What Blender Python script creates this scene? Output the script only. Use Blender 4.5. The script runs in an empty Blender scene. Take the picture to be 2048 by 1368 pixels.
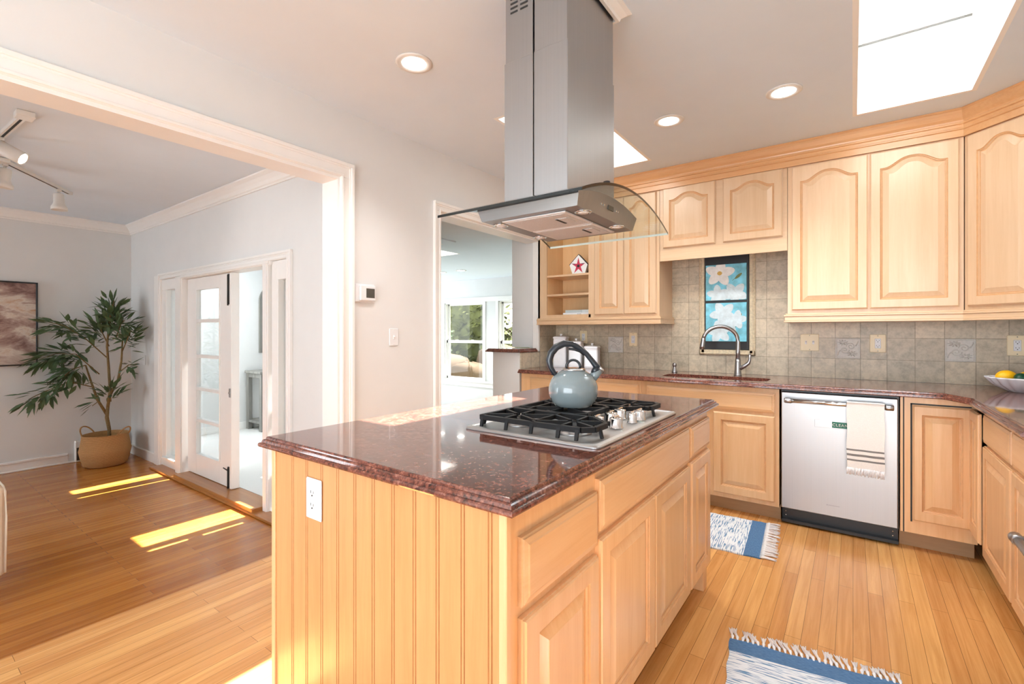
import bpy, bmesh, math, random
from mathutils import Matrix, Vector
R = math.radians
SC = bpy.context.scene
COL = SC.collection
random.seed(7)

# ------------------------------------------------------------------ camera, world, sun, exposure
cam = bpy.data.objects.new('camera', bpy.data.cameras.new('camera'))
COL.objects.link(cam)
cam.location = (0, 0, 1.255)
cam.rotation_euler = (R(90), 0, math.atan(682 / 945))
cam.data.sensor_width = 36
cam.data.lens = 945 / 2048 * 36
cam.data.shift_y = -20 / 2048
cam.data.clip_start = 0.02
SC.camera = cam

W = bpy.data.worlds.new('sky')
SC.world = W
W.use_nodes = True
W.node_tree.nodes['Background'].inputs[0].default_value = (0.88, 0.945, 1.0, 1)
W.node_tree.nodes['Background'].inputs[1].default_value = 7.0

sun = bpy.data.objects.new('sun', bpy.data.lights.new('sun', 'SUN'))
COL.objects.link(sun)
sun.data.energy = 56
sun.data.angle = R(0.6)
sun.data.color = (1.0, 0.975, 0.94)
sun.rotation_euler = Vector((-0.02, -0.723, -1.0)).to_track_quat('-Z', 'Y').to_euler()

SC.view_settings.view_transform = 'Standard'
SC.view_settings.look = 'None'
SC.view_settings.gamma = 1
SC.view_settings.use_curve_mapping = False
SC.view_settings.exposure = 0.2
SC.cycles.use_denoising = True
SC.cycles.max_bounces = 10
SC.cycles.diffuse_bounces = 6
SC.cycles.glossy_bounces = 4
SC.cycles.transparent_max_bounces = 12
SC.cycles.caustics_reflective = False
SC.cycles.caustics_refractive = False
SC.cycles.sample_clamp_indirect = 8

# ------------------------------------------------------------------ materials
def srgb(r, g, b):
    f = lambda v: ((v / 255 + 0.055) / 1.055) ** 2.4 if v > 10 else v / 255 / 12.92
    return (f(r), f(g), f(b), 1)

def new_mat(name):
    m = bpy.data.materials.new(name)
    m.use_nodes = True
    nt = m.node_tree
    return m, nt, nt.nodes['Principled BSDF']

def N(nt, kind, **kw):
    n = nt.nodes.new(kind)
    for k, v in kw.items():
        setattr(n, k, v)
    return n

def ramp(nt, stops):
    r = N(nt, 'ShaderNodeValToRGB')
    el = r.color_ramp.elements
    el[0].position, el[0].color = stops[0]
    el[1].position, el[1].color = stops[-1]
    for p, c in stops[1:-1]:
        e = el.new(p)
        e.color = c
    return r

def coords(nt, scale=(1, 1, 1), rot=(0, 0, 0), loc=(0, 0, 0)):
    t = N(nt, 'ShaderNodeTexCoord')
    mp = N(nt, 'ShaderNodeMapping')
    mp.inputs['Scale'].default_value = scale
    mp.inputs['Rotation'].default_value = rot
    mp.inputs['Location'].default_value = loc
    nt.links.new(t.outputs['Object'], mp.inputs['Vector'])
    return mp

def noise(nt, vec, scale, detail=4, rough=0.55, dist=0.0):
    n = N(nt, 'ShaderNodeTexNoise')
    n.inputs['Scale'].default_value = scale
    n.inputs['Detail'].default_value = detail
    n.inputs['Roughness'].default_value = rough
    n.inputs['Distortion'].default_value = dist
    nt.links.new(vec.outputs[0], n.inputs['Vector'])
    return n

def mixc(nt, a, b, fac, mode='MIX'):
    m = N(nt, 'ShaderNodeMix', data_type='RGBA', blend_type=mode)
    for sock, v in ((m.inputs[6], a), (m.inputs[7], b), (m.inputs[0], fac)):
        if hasattr(v, 'is_output'):
            nt.links.new(v, sock)
        else:
            sock.default_value = v
    return m.outputs[2]

def bump(nt, bs, height, strength=0.2, dist=0.002):
    b = N(nt, 'ShaderNodeBump')
    b.inputs['Strength'].default_value = strength
    b.inputs['Distance'].default_value = dist
    nt.links.new(height, b.inputs['Height'])
    nt.links.new(b.outputs[0], bs.inputs['Normal'])

def plain(name, col, rough=0.5, metal=0.0, spec=0.5, coat=0.0, vary=0.05, nscale=40, bstr=0.0):
    m, nt, bs = new_mat(name)
    mp = coords(nt)
    n = noise(nt, mp, nscale, 4)
    lo = tuple(c * (1 - vary) for c in col[:3]) + (1,)
    hi = tuple(min(1, c * (1 + vary)) for c in col[:3]) + (1,)
    rp = ramp(nt, [(0.3, lo), (0.7, hi)])
    nt.links.new(n.outputs[0], rp.inputs[0])
    nt.links.new(rp.outputs[0], bs.inputs['Base Color'])
    bs.inputs['Roughness'].default_value = rough
    bs.inputs['Metallic'].default_value = metal
    bs.inputs['Specular IOR Level'].default_value = spec
    bs.inputs['Coat Weight'].default_value = coat
    bs.inputs['Coat Roughness'].default_value = 0.08
    if bstr:
        bump(nt, bs, n.outputs[0], bstr, 0.003)
    return m

def wood(name, dark, light, axis='z', rough=0.33, fine=1.0, coat=0.25, vary=0.1):
    m, nt, bs = new_mat(name)
    sc = {'z': (14, 14, 0.9), 'x': (0.9, 14, 14), 'y': (14, 0.9, 14)}[axis]
    mp = coords(nt, tuple(s * fine for s in sc))
    oi = N(nt, 'ShaderNodeObjectInfo')
    add = N(nt, 'ShaderNodeVectorMath', operation='ADD')
    mul = N(nt, 'ShaderNodeMath', operation='MULTIPLY')
    mul.inputs[1].default_value = 37.0
    nt.links.new(oi.outputs['Random'], mul.inputs[0])
    cmb = N(nt, 'ShaderNodeCombineXYZ')
    for i in range(3):
        nt.links.new(mul.outputs[0], cmb.inputs[i])
    nt.links.new(mp.outputs[0], add.inputs[0])
    nt.links.new(cmb.outputs[0], add.inputs[1])
    n1 = noise(nt, add, 1.2, 5, 0.6, 0.6)
    n2 = noise(nt, add, 7, 3, 0.6)
    mx = mixc(nt, n1.outputs[1], n2.outputs[1], 0.3)
    rp = ramp(nt, [(0.34, dark), (0.5, tuple((a + b) / 2 for a, b in zip(dark, light))), (0.68, light)])
    nt.links.new(mx, rp.inputs[0])
    hs = N(nt, 'ShaderNodeHueSaturation')
    mr = N(nt, 'ShaderNodeMapRange')
    mr.inputs['To Min'].default_value = 1 - vary
    mr.inputs['To Max'].default_value = 1 + vary
    nt.links.new(oi.outputs['Random'], mr.inputs[0])
    nt.links.new(mr.outputs[0], hs.inputs['Value'])
    nt.links.new(rp.outputs[0], hs.inputs['Color'])
    nt.links.new(hs.outputs[0], bs.inputs['Base Color'])
    bs.inputs['Roughness'].default_value = rough
    bs.inputs['Coat Weight'].default_value = coat
    bs.inputs['Coat Roughness'].default_value = 0.15
    bump(nt, bs, n2.outputs[0], 0.05, 0.001)
    return m

def planks(name, c1, c2, grain, rough):
    m, nt, bs = new_mat(name)
    mp = coords(nt, rot=(0, 0, R(90)))
    br = N(nt, 'ShaderNodeTexBrick')
    br.offset = 0.37
    br.offset_frequency = 2
    br.squash = 1.0
    br.inputs['Scale'].default_value = 1
    br.inputs['Brick Width'].default_value = 0.95
    br.inputs['Row Height'].default_value = 0.0575
    br.inputs['Mortar Size'].default_value = 0.0009
    br.inputs['Mortar Smooth'].default_value = 0.2
    br.inputs['Color1'].default_value = c1
    br.inputs['Color2'].default_value = c2
    br.inputs['Mortar'].default_value = tuple(c * 0.28 for c in c1[:3]) + (1,)
    nt.links.new(mp.outputs[0], br.inputs['Vector'])
    mp2 = coords(nt, (40, 1.6, 40))
    n1 = noise(nt, mp2, 1.0, 5, 0.65, 0.8)
    rp = ramp(nt, [(0.35, grain), (0.65, (1, 1, 1, 1))])
    nt.links.new(n1.outputs[0], rp.inputs[0])
    c = mixc(nt, br.outputs[0], rp.outputs[0], 0.75, 'MULTIPLY')
    mp3 = coords(nt, (1.1, 0.5, 1))
    n3 = noise(nt, mp3, 1.6, 3)
    rp3 = ramp(nt, [(0.3, (0.82, 0.78, 0.74, 1)), (0.7, (1, 1, 1, 1))])
    nt.links.new(n3.outputs[0], rp3.inputs[0])
    c = mixc(nt, c, rp3.outputs[0], 0.8, 'MULTIPLY')
    nt.links.new(c, bs.inputs['Base Color'])
    mr = N(nt, 'ShaderNodeMapRange')
    mr.inputs['To Min'].default_value = rough * 0.75
    mr.inputs['To Max'].default_value = rough * 1.3
    bs.inputs['Roughness'].default_value = rough
    inv = N(nt, 'ShaderNodeMath', operation='SUBTRACT')
    inv.inputs[0].default_value = 1
    nt.links.new(br.outputs['Fac'], inv.inputs[1])
    bump(nt, bs, inv.outputs[0], 0.25, 0.001)
    return m

def granite(name):
    m, nt, bs = new_mat(name)
    mp = coords(nt)
    n1 = noise(nt, mp, 95, 6, 0.72, 0.2)
    n2 = noise(nt, mp, 26, 5, 0.65, 1.0)
    v = N(nt, 'ShaderNodeTexVoronoi')
    v.inputs['Scale'].default_value = 120
    nt.links.new(mp.outputs[0], v.inputs['Vector'])
    rp = ramp(nt, [(0.39, (0.022, 0.014, 0.013, 1)), (0.455, (0.105, 0.038, 0.028, 1)), (0.53, (0.20, 0.068, 0.046, 1)), (0.61, (0.36, 0.16, 0.115, 1))])
    mx = mixc(nt, n1.outputs[1], v.outputs['Color'], 0.18)
    mx2 = mixc(nt, mx, n2.outputs[1], 0.34)
    nt.links.new(mx2, rp.inputs[0])
    nt.links.new(rp.outputs[0], bs.inputs['Base Color'])
    bs.inputs['Roughness'].default_value = 0.07
    bs.inputs['Specular IOR Level'].default_value = 0.6
    bs.inputs['Coat Weight'].default_value = 0.35
    bs.inputs['Coat Roughness'].default_value = 0.02
    return m

def brushed(name, col, rough=0.3, axis='x', amt=0.12):
    m, nt, bs = new_mat(name)
    sc = {'x': (1.5, 300, 300), 'z': (300, 300, 1.5), 'y': (300, 1.5, 300)}[axis]
    mp = coords(nt, sc)
    n = noise(nt, mp, 1, 3)
    mp2 = coords(nt, (3, 3, 2))
    n2 = noise(nt, mp2, 1.3, 2)
    rp = ramp(nt, [(0.3, tuple(c * (1 - amt) for c in col[:3]) + (1,)), (0.7, col)])
    nt.links.new(n.outputs[0], rp.inputs[0])
    nt.links.new(rp.outputs[0], bs.inputs['Base Color'])
    bs.inputs['Metallic'].default_value = 1
    mr = N(nt, 'ShaderNodeMapRange')
    mr.inputs['To Min'].default_value = rough * 0.8
    mr.inputs['To Max'].default_value = rough * 1.25
    bs.inputs['Roughness'].default_value = rough
    return m

def tile_mat(name):
    """stone-look wall tile on a .1475 x .149 grid; works on X-Z and Y-Z faces (uses x+y)."""
    m, nt, bs = new_mat(name)
    t = N(nt, 'ShaderNodeTexCoord')
    sp = N(nt, 'ShaderNodeSeparateXYZ')
    nt.links.new(t.outputs['Object'], sp.inputs[0])
    ad = N(nt, 'ShaderNodeMath', operation='ADD')
    nt.links.new(sp.outputs[0], ad.inputs[0])
    nt.links.new(sp.outputs[1], ad.inputs[1])
    cb = N(nt, 'ShaderNodeCombineXYZ')
    off = N(nt, 'ShaderNodeMath', operation='ADD')
    off.inputs[1].default_value = 0.1475 * 40 - 0.043 - 4.157
    nt.links.new(ad.outputs[0], off.inputs[0])
    offz = N(nt, 'ShaderNodeMath', operation='ADD')
    offz.inputs[1].default_value = -0.914
    nt.links.new(sp.outputs[2], offz.inputs[0])
    nt.links.new(off.outputs[0], cb.inputs[0])
    nt.links.new(offz.outputs[0], cb.inputs[1])
    br = N(nt, 'ShaderNodeTexBrick')
    br.offset = 0
    br.inputs['Scale'].default_value = 1
    br.inputs['Brick Width'].default_value = 0.1475
    br.inputs['Row Height'].default_value = 0.149
    br.inputs['Mortar Size'].default_value = 0.0022
    br.inputs['Mortar Smooth'].default_value = 0.1
    br.inputs['Color1'].default_value = srgb(206, 194, 172)
    br.inputs['Color2'].default_value = srgb(186, 176, 157)
    br.inputs['Mortar'].default_value = srgb(160, 150, 130)
    nt.links.new(cb.outputs[0], br.inputs['Vector'])
    mp = coords(nt)
    n = noise(nt, mp, 28, 7, 0.7)
    rp = ramp(nt, [(0.35, (0.72, 0.71, 0.68, 1)), (0.6, (1.06, 1.04, 1.0, 1))])
    nt.links.new(n.outputs[0], rp.inputs[0])
    c = mixc(nt, br.outputs[0], rp.outputs[0], 0.9, 'MULTIPLY')
    nt.links.new(c, bs.inputs['Base Color'])
    bs.inputs['Roughness'].default_value = 0.38
    inv = N(nt, 'ShaderNodeMath', operation='SUBTRACT')
    inv.inputs[0].default_value = 1
    nt.links.new(br.outputs['Fac'], inv.inputs[1])
    bump(nt, bs, inv.outputs[0], 0.5, 0.002)
    return m

def emit(name, col, strength):
    m, nt, bs = new_mat(name)
    bs.inputs['Base Color'].default_value = (0.8, 0.8, 0.8, 1)
    bs.inputs['Emission Color'].default_value = col
    bs.inputs['Emission Strength'].default_value = strength
    return m

def glass(name, tint=(1, 1, 1, 1), refl=1.0):
    m = bpy.data.materials.new(name)
    m.use_nodes = True
    nt = m.node_tree
    nt.nodes.clear()
    out = N(nt, 'ShaderNodeOutputMaterial')
    tr = N(nt, 'ShaderNodeBsdfTransparent')
    tr.inputs[0].default_value = tint
    gl = N(nt, 'ShaderNodeBsdfGlossy')
    gl.inputs['Roughness'].default_value = 0.01
    fr = N(nt, 'ShaderNodeFresnel')
    ge = N(nt, 'ShaderNodeNewGeometry')
    io = N(nt, 'ShaderNodeMapRange')
    io.inputs['To Min'].default_value = 1.45
    io.inputs['To Max'].default_value = 1 / 1.45
    nt.links.new(ge.outputs['Backfacing'], io.inputs[0])
    nt.links.new(io.outputs[0], fr.inputs[0])
    mu = N(nt, 'ShaderNodeMath', operation='MULTIPLY')
    mu.inputs[1].default_value = refl
    nt.links.new(fr.outputs[0], mu.inputs[0])
    mx = N(nt, 'ShaderNodeMixShader')
    nt.links.new(mu.outputs[0], mx.inputs[0])
    nt.links.new(tr.outputs[0], mx.inputs[1])
    nt.links.new(gl.outputs[0], mx.inputs[2])
    nt.links.new(mx.outputs[0], out.inputs[0])
    return m

def stripes(name, axis, stops, rough=0.85, nscale=220, wob=0.0, interp='CONSTANT'):
    """bands of colour along one local axis (a woven or painted pattern). stops: (pos, colour), pos in metres."""
    m, nt, bs = new_mat(name)
    t = N(nt, 'ShaderNodeTexCoord')
    sp = N(nt, 'ShaderNodeSeparateXYZ')
    nt.links.new(t.outputs['Object'], sp.inputs[0])
    lo = min(p for p, c in stops)
    hi = max(p for p, c in stops) + 0.2
    mr = N(nt, 'ShaderNodeMapRange')
    mr.inputs['From Min'].default_value = lo
    mr.inputs['From Max'].default_value = hi
    nt.links.new(sp.outputs['xyz'.index(axis)], mr.inputs[0])
    rp = ramp(nt, [((p - lo) / (hi - lo), c) for p, c in stops])
    rp.color_ramp.interpolation = interp
    nt.links.new(mr.outputs[0], rp.inputs[0])
    n = noise(nt, coords(nt), nscale, 2)
    rr = ramp(nt, [(0.35, (0.93, 0.93, 0.93, 1)), (0.65, (1, 1, 1, 1))])
    nt.links.new(n.outputs[0], rr.inputs[0])
    c = mixc(nt, rp.outputs[0], rr.outputs[0], 0.8, 'MULTIPLY')
    nt.links.new(c, bs.inputs['Base Color'])
    bs.inputs['Roughness'].default_value = rough
    bump(nt, bs, n.outputs[0], 0.4, 0.002)
    return m

M = {}
M['wall'] = plain('wall_paint', srgb(221, 222, 221), 0.75, spec=0.25, vary=0.012, nscale=6)
M['ceil'] = plain('ceiling_paint', srgb(219, 229, 238), 0.85, spec=0.2, vary=0.01, nscale=5)
M['trim'] = plain('white_trim_paint', srgb(236, 235, 232), 0.35, vary=0.01, nscale=10)
M['maple'] = wood('maple', srgb(215, 168, 119), srgb(232, 194, 149), 'z')
M['maple_x'] = wood('maple_crosswise', srgb(215, 168, 119), srgb(232, 194, 149), 'x')
M['maple_pale'] = wood('lit_maple', srgb(209, 174, 136), srgb(223, 193, 159), 'z', fine=0.8)  # same maple as below, whiter light on the wall cabinets put into its colour
M['maple_lit_x'] = wood('lit_maple_crosswise', srgb(209, 174, 136), srgb(223, 193, 159), 'x', fine=0.8)
M['glaze'] = plain('brown_glaze_in_grooves', srgb(204, 156, 110), 0.4, vary=0.08)
M['bead_glaze'] = plain('brown_glaze_in_beads', srgb(180, 126, 78), 0.5, vary=0.1)
M['maple_in'] = wood('maple_interior', srgb(222, 182, 132), srgb(234, 198, 150), 'z', rough=0.45, coat=0.1)
M['bead'] = wood('beadboard_maple', srgb(190, 134, 84), srgb(207, 155, 104), 'z', fine=1.6)
M['crown'] = wood('maple_crown', srgb(212, 156, 104), srgb(228, 180, 130), 'x')
M['toe'] = wood('toe_board', srgb(160, 128, 92), srgb(182, 150, 112), 'x', rough=0.6, coat=0)
M['floor'] = planks('oak_strip_kitchen', srgb(238, 184, 116), srgb(218, 158, 94), (0.74, 0.64, 0.52, 1), 0.26)
M['floor_front'] = planks('oak_strip_front_room', srgb(206, 140, 66), srgb(180, 112, 46), (0.70, 0.58, 0.44, 1), 0.19)
M['threshold'] = wood('oak_threshold', srgb(160, 104, 52), srgb(190, 132, 76), 'x', rough=0.3)
M['granite'] = granite('red_granite')
M['steel'] = brushed('brushed_steel', (0.43, 0.43, 0.43, 1), 0.36, 'z', 0.06)
M['steel_x'] = brushed('brushed_steel_across', (0.46, 0.46, 0.46, 1), 0.4, 'x', 0.06)
M['hood_steel'] = brushed('hood_body_steel', (0.33, 0.33, 0.33, 1), 0.4, 'x', 0.06)
M['dw'] = brushed('dishwasher_steel', (0.43, 0.43, 0.435, 1), 0.37, 'z', 0.04)
M['steel_dark'] = brushed('dark_steel', (0.32, 0.32, 0.31, 1), 0.35, 'x')
M['chrome'] = plain('polished_chrome', (0.72, 0.72, 0.72, 1), 0.1, 1.0, vary=0.02)
M['nickel'] = plain('brushed_nickel', (0.42, 0.42, 0.43, 1), 0.28, 1.0, vary=0.04)
M['iron'] = plain('black_cast_iron', (0.011, 0.011, 0.012, 1), 0.5, spec=0.3, vary=0.2, nscale=300, bstr=0.15)
M['black'] = plain('black_plastic', (0.012, 0.013, 0.016, 1), 0.3, vary=0.1)
M['black_matte'] = plain('black_painted_board', (0.010, 0.010, 0.011, 1), 0.45, vary=0.1)
M['kettle'] = plain('grey_enamel', srgb(132, 146, 150), 0.09, vary=0.02, coat=0.7)
M['kettle_handle'] = plain('dark_kettle_handle', (0.012, 0.018, 0.026, 1), 0.28, vary=0.1, coat=0.3)
M['white_ceramic'] = plain('white_ceramic', srgb(232, 234, 238), 0.18, vary=0.02, coat=0.4)
M['bowl'] = plain('pale_glazed_bowl', srgb(226, 228, 232), 0.2, vary=0.03, coat=0.4)
M['lemon'] = plain('lemon_skin', srgb(250, 190, 20), 0.4, vary=0.06, nscale=120, bstr=0.2)
M['lime'] = plain('lime_skin', srgb(96, 150, 24), 0.38, vary=0.15, nscale=60, bstr=0.2)
M['lime_dark'] = plain('avocado_green_skin', srgb(14, 72, 52), 0.38, vary=0.15, nscale=60, bstr=0.2)
M['almond'] = plain('almond_plate', srgb(236, 220, 184), 0.4, vary=0.01)
M['white_plastic'] = plain('white_plastic', srgb(226, 228, 230), 0.35, vary=0.01)
M['slot'] = plain('dark_slot', (0.02, 0.02, 0.02, 1), 0.6)
M['tile'] = tile_mat('stone_wall_tile')
M['relief'] = plain('carved_tile_stone', srgb(206, 203, 196), 0.5, vary=0.06, nscale=90)
M['stone_trim'] = plain('tumbled_stone_trim', srgb(206, 192, 164), 0.55, vary=0.18, nscale=60, bstr=0.3)
M['glass'] = glass('clear_glass', (0.97, 0.98, 0.98, 1), 1.0)
M['dimmed_glass'] = glass('dimmed_window_glass', (0.60, 0.60, 0.58, 1), 0.6)  # grey tint added to dim the overbright garden view
M['hood_glass'] = glass('hood_glass', (0.93, 0.96, 0.94, 1), 1.0)
M['hood_glass_edge'] = plain('dark_glass_edge', (0.012, 0.016, 0.016, 1), 0.12, vary=0.05)
M['glass_lit_edge'] = plain('lit_glass_edge', srgb(215, 228, 226), 0.1, vary=0.02)  # far edge of the hood glass, painted pale as if catching light
M['lamp'] = emit('lit_lamp', (1, 0.97, 0.92, 1), 14)
M['lamp_dim'] = plain('halogen_lens', (0.75, 0.75, 0.74, 1), 0.15, vary=0.2, nscale=90)
M['filter'] = plain('aluminium_mesh_filter', (0.62, 0.63, 0.64, 1), 0.5, 0.35, vary=0.22, nscale=420, bstr=0.3)
M['alu'] = plain('pale_aluminium', (0.78, 0.79, 0.80, 1), 0.4, 0.4, vary=0.02)
M['screen'] = plain('grey_lcd', srgb(74, 74, 70), 0.3, vary=0.1)
M['green'] = plain('green_sign', srgb(8, 118, 92), 0.4, vary=0.02)
M['ink_white'] = plain('white_ink', srgb(232, 240, 236), 0.5, vary=0.0)
M['ink_grey'] = plain('grey_ink', srgb(140, 140, 142), 0.5, vary=0.0)
M['red'] = plain('barn_red_paint', srgb(190, 48, 78), 0.6, vary=0.06)
M['navy'] = plain('slate_blue_paint', srgb(70, 78, 100), 0.6, vary=0.06)
M['white_wood'] = plain('whitewashed_wood', srgb(232, 234, 232), 0.6, vary=0.03)
M['brown_wood'] = plain('weathered_brown_wood', srgb(120, 92, 66), 0.6, vary=0.15)
M['book_grey'] = plain('slate_book_cloth', srgb(96, 104, 112), 0.6, vary=0.05)
M['book_white'] = plain('white_book_cover', srgb(222, 226, 230), 0.5, vary=0.02)
M['book_pattern'] = stripes('patterned_spine', 'x', [(-0.14 + i * 0.0065, srgb(206, 214, 214) if i % 2 else srgb(168, 182, 184)) for i in range(30)], 0.6)
M['basket'] = None
M['bark'] = plain('brown_bark', srgb(120, 98, 62), 0.8, vary=0.25, nscale=60, bstr=0.3)
M['leaf'] = plain('ficus_leaf', srgb(84, 106, 72), 0.5, vary=0.35, nscale=9)
M['soil'] = plain('dark_soil', srgb(40, 32, 26), 0.95, vary=0.4, nscale=60)
M['track'] = plain('white_track_metal', srgb(222, 220, 215), 0.4, vary=0.01)
M['fabric'] = plain('oatmeal_upholstery', srgb(208, 188, 164), 0.95, vary=0.09, nscale=500, bstr=0.3)
M['piping'] = plain('pale_piping', srgb(226, 212, 192), 0.9, vary=0.03)
M['dark_leg'] = plain('walnut_leg', srgb(60, 32, 18), 0.4, vary=0.2)
M['carpet'] = plain('pale_grey_carpet', srgb(214, 213, 210), 0.95, vary=0.06, nscale=260, bstr=0.4)
M['tile_floor'] = plain('grey_floor_tile', srgb(158, 154, 148), 0.5, vary=0.06, nscale=8)
M['grey_wood'] = wood('grey_washed_wood', srgb(104, 102, 98), srgb(150, 148, 142), 'z', rough=0.6, coat=0)
M['mirror'] = plain('mirror', (0.9, 0.9, 0.9, 1), 0.02, 1.0, vary=0.0)
M['grass'] = plain('dry_lawn', srgb(84, 88, 40), 0.95, vary=0.3, nscale=30)
M['hedge'] = plain('hedge_leaf', srgb(96, 100, 44), 0.6, vary=0.4, nscale=4)
M['leaf_yellow'] = plain('yellow_green_leaf', srgb(140, 150, 50), 0.6, vary=0.3, nscale=4)  # yellow-green leaf, paler than the hedge
M['fence'] = wood('brown_fence', srgb(78, 54, 34), srgb(104, 74, 48), 'z', rough=0.8, coat=0)
M['cover'] = plain('khaki_cover', srgb(98, 77, 55), 0.85, vary=0.08, nscale=12)
M['towel'] = stripes('waffle_towel', 'z', [(-0.45, srgb(240, 239, 236)), (-0.345, srgb(128, 128, 128)), (-0.333, srgb(240, 239, 236)), (-0.315, srgb(128, 128, 128)), (-0.303, srgb(240, 239, 236)), (-0.285, srgb(128, 128, 128)), (-0.273, srgb(240, 239, 236)), (0.02, srgb(240, 239, 236))], 0.95)
M['cotton'] = plain('white_cotton', srgb(236, 236, 238), 0.95, vary=0.04, nscale=300)
M['art_blue'] = plain('turquoise_paint', srgb(120, 200, 222), 0.5, vary=0.35, nscale=14)
M['art_petal'] = plain('petal_paint', srgb(236, 238, 236), 0.55, vary=0.1, nscale=30)
M['art_petal_dim'] = plain('petal_paint_rear', srgb(206, 224, 232), 0.55, vary=0.12, nscale=30)
M['art_gold'] = plain('ochre_paint', srgb(206, 170, 88), 0.6, vary=0.1)
M['art_stem'] = plain('olive_paint', srgb(120, 128, 80), 0.6, vary=0.15)
M['register'] = plain('dark_vent', (0.05, 0.03, 0.02, 1), 0.6)

def basket_mat():
    m, nt, bs = new_mat('woven_seagrass')
    mp = coords(nt)
    w = N(nt, 'ShaderNodeTexWave', bands_direction='Z')
    w.inputs['Scale'].default_value = 34
    w.inputs['Distortion'].default_value = 1.5
    w.inputs['Detail'].default_value = 2
    w.inputs['Detail Scale'].default_value = 6
    nt.links.new(mp.outputs[0], w.inputs['Vector'])
    rp = ramp(nt, [(0.1, srgb(150, 106, 62)), (0.6, srgb(206, 160, 106))])
    nt.links.new(w.outputs[0], rp.inputs[0])
    nt.links.new(rp.outputs[0], bs.inputs['Base Color'])
    bs.inputs['Roughness'].default_value = 0.8
    bump(nt, bs, w.outputs[1], 0.6, 0.006)
    return m
M['basket'] = basket_mat()

def painting_mat():
    m, nt, bs = new_mat('abstract_painting')
    mp = coords(nt, (1, 1.2, 1.9), (R(25), 0, 0))
    n = noise(nt, mp, 2.0, 8, 0.66, 0.5)
    rp = ramp(nt, [(0.33, srgb(66, 48, 46)), (0.42, srgb(134, 104, 98)), (0.5, srgb(178, 154, 142)), (0.56, srgb(214, 204, 192)), (0.64, srgb(190, 150, 116)), (0.72, srgb(150, 116, 108))])
    nt.links.new(n.outputs[0], rp.inputs[0])
    nt.links.new(rp.outputs[0], bs.inputs['Base Color'])
    bs.inputs['Roughness'].default_value = 0.7
    bump(nt, bs, n.outputs[0], 0.3, 0.004)
    return m
M['painting'] = painting_mat()

def rug_mat():
    """woven rag rug: blue end band, white body with broken blue weft lines across x."""
    m, nt, bs = new_mat('woven_blue_white_cotton')
    t = N(nt, 'ShaderNodeTexCoord')
    sp = N(nt, 'ShaderNodeSeparateXYZ')
    nt.links.new(t.outputs['Object'], sp.inputs[0])
    mp = coords(nt, (190, 11, 1))
    n = noise(nt, mp, 1.0, 2, 0.5, 0.1)
    rp = ramp(nt, [(0.52, srgb(228, 236, 242)), (0.58, srgb(104, 146, 186))])
    nt.links.new(n.outputs[0], rp.inputs[0])
    lt = N(nt, 'ShaderNodeMath', operation='GREATER_THAN')
    lt.inputs[1].default_value = -0.085
    nt.links.new(sp.outputs[0], lt.inputs[0])
    n2 = noise(nt, coords(nt, (260, 60, 1)), 1, 2)
    rb = ramp(nt, [(0.3, srgb(66, 106, 150)), (0.7, srgb(92, 132, 174))])
    nt.links.new(n2.outputs[0], rb.inputs[0])
    c = mixc(nt, rp.outputs[0], rb.outputs[0], lt.outputs[0])
    nt.links.new(c, bs.inputs['Base Color'])
    bs.inputs['Roughness'].default_value = 0.95
    bump(nt, bs, n.outputs[0], 0.5, 0.004)
    return m
M['rug'] = rug_mat()

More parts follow.
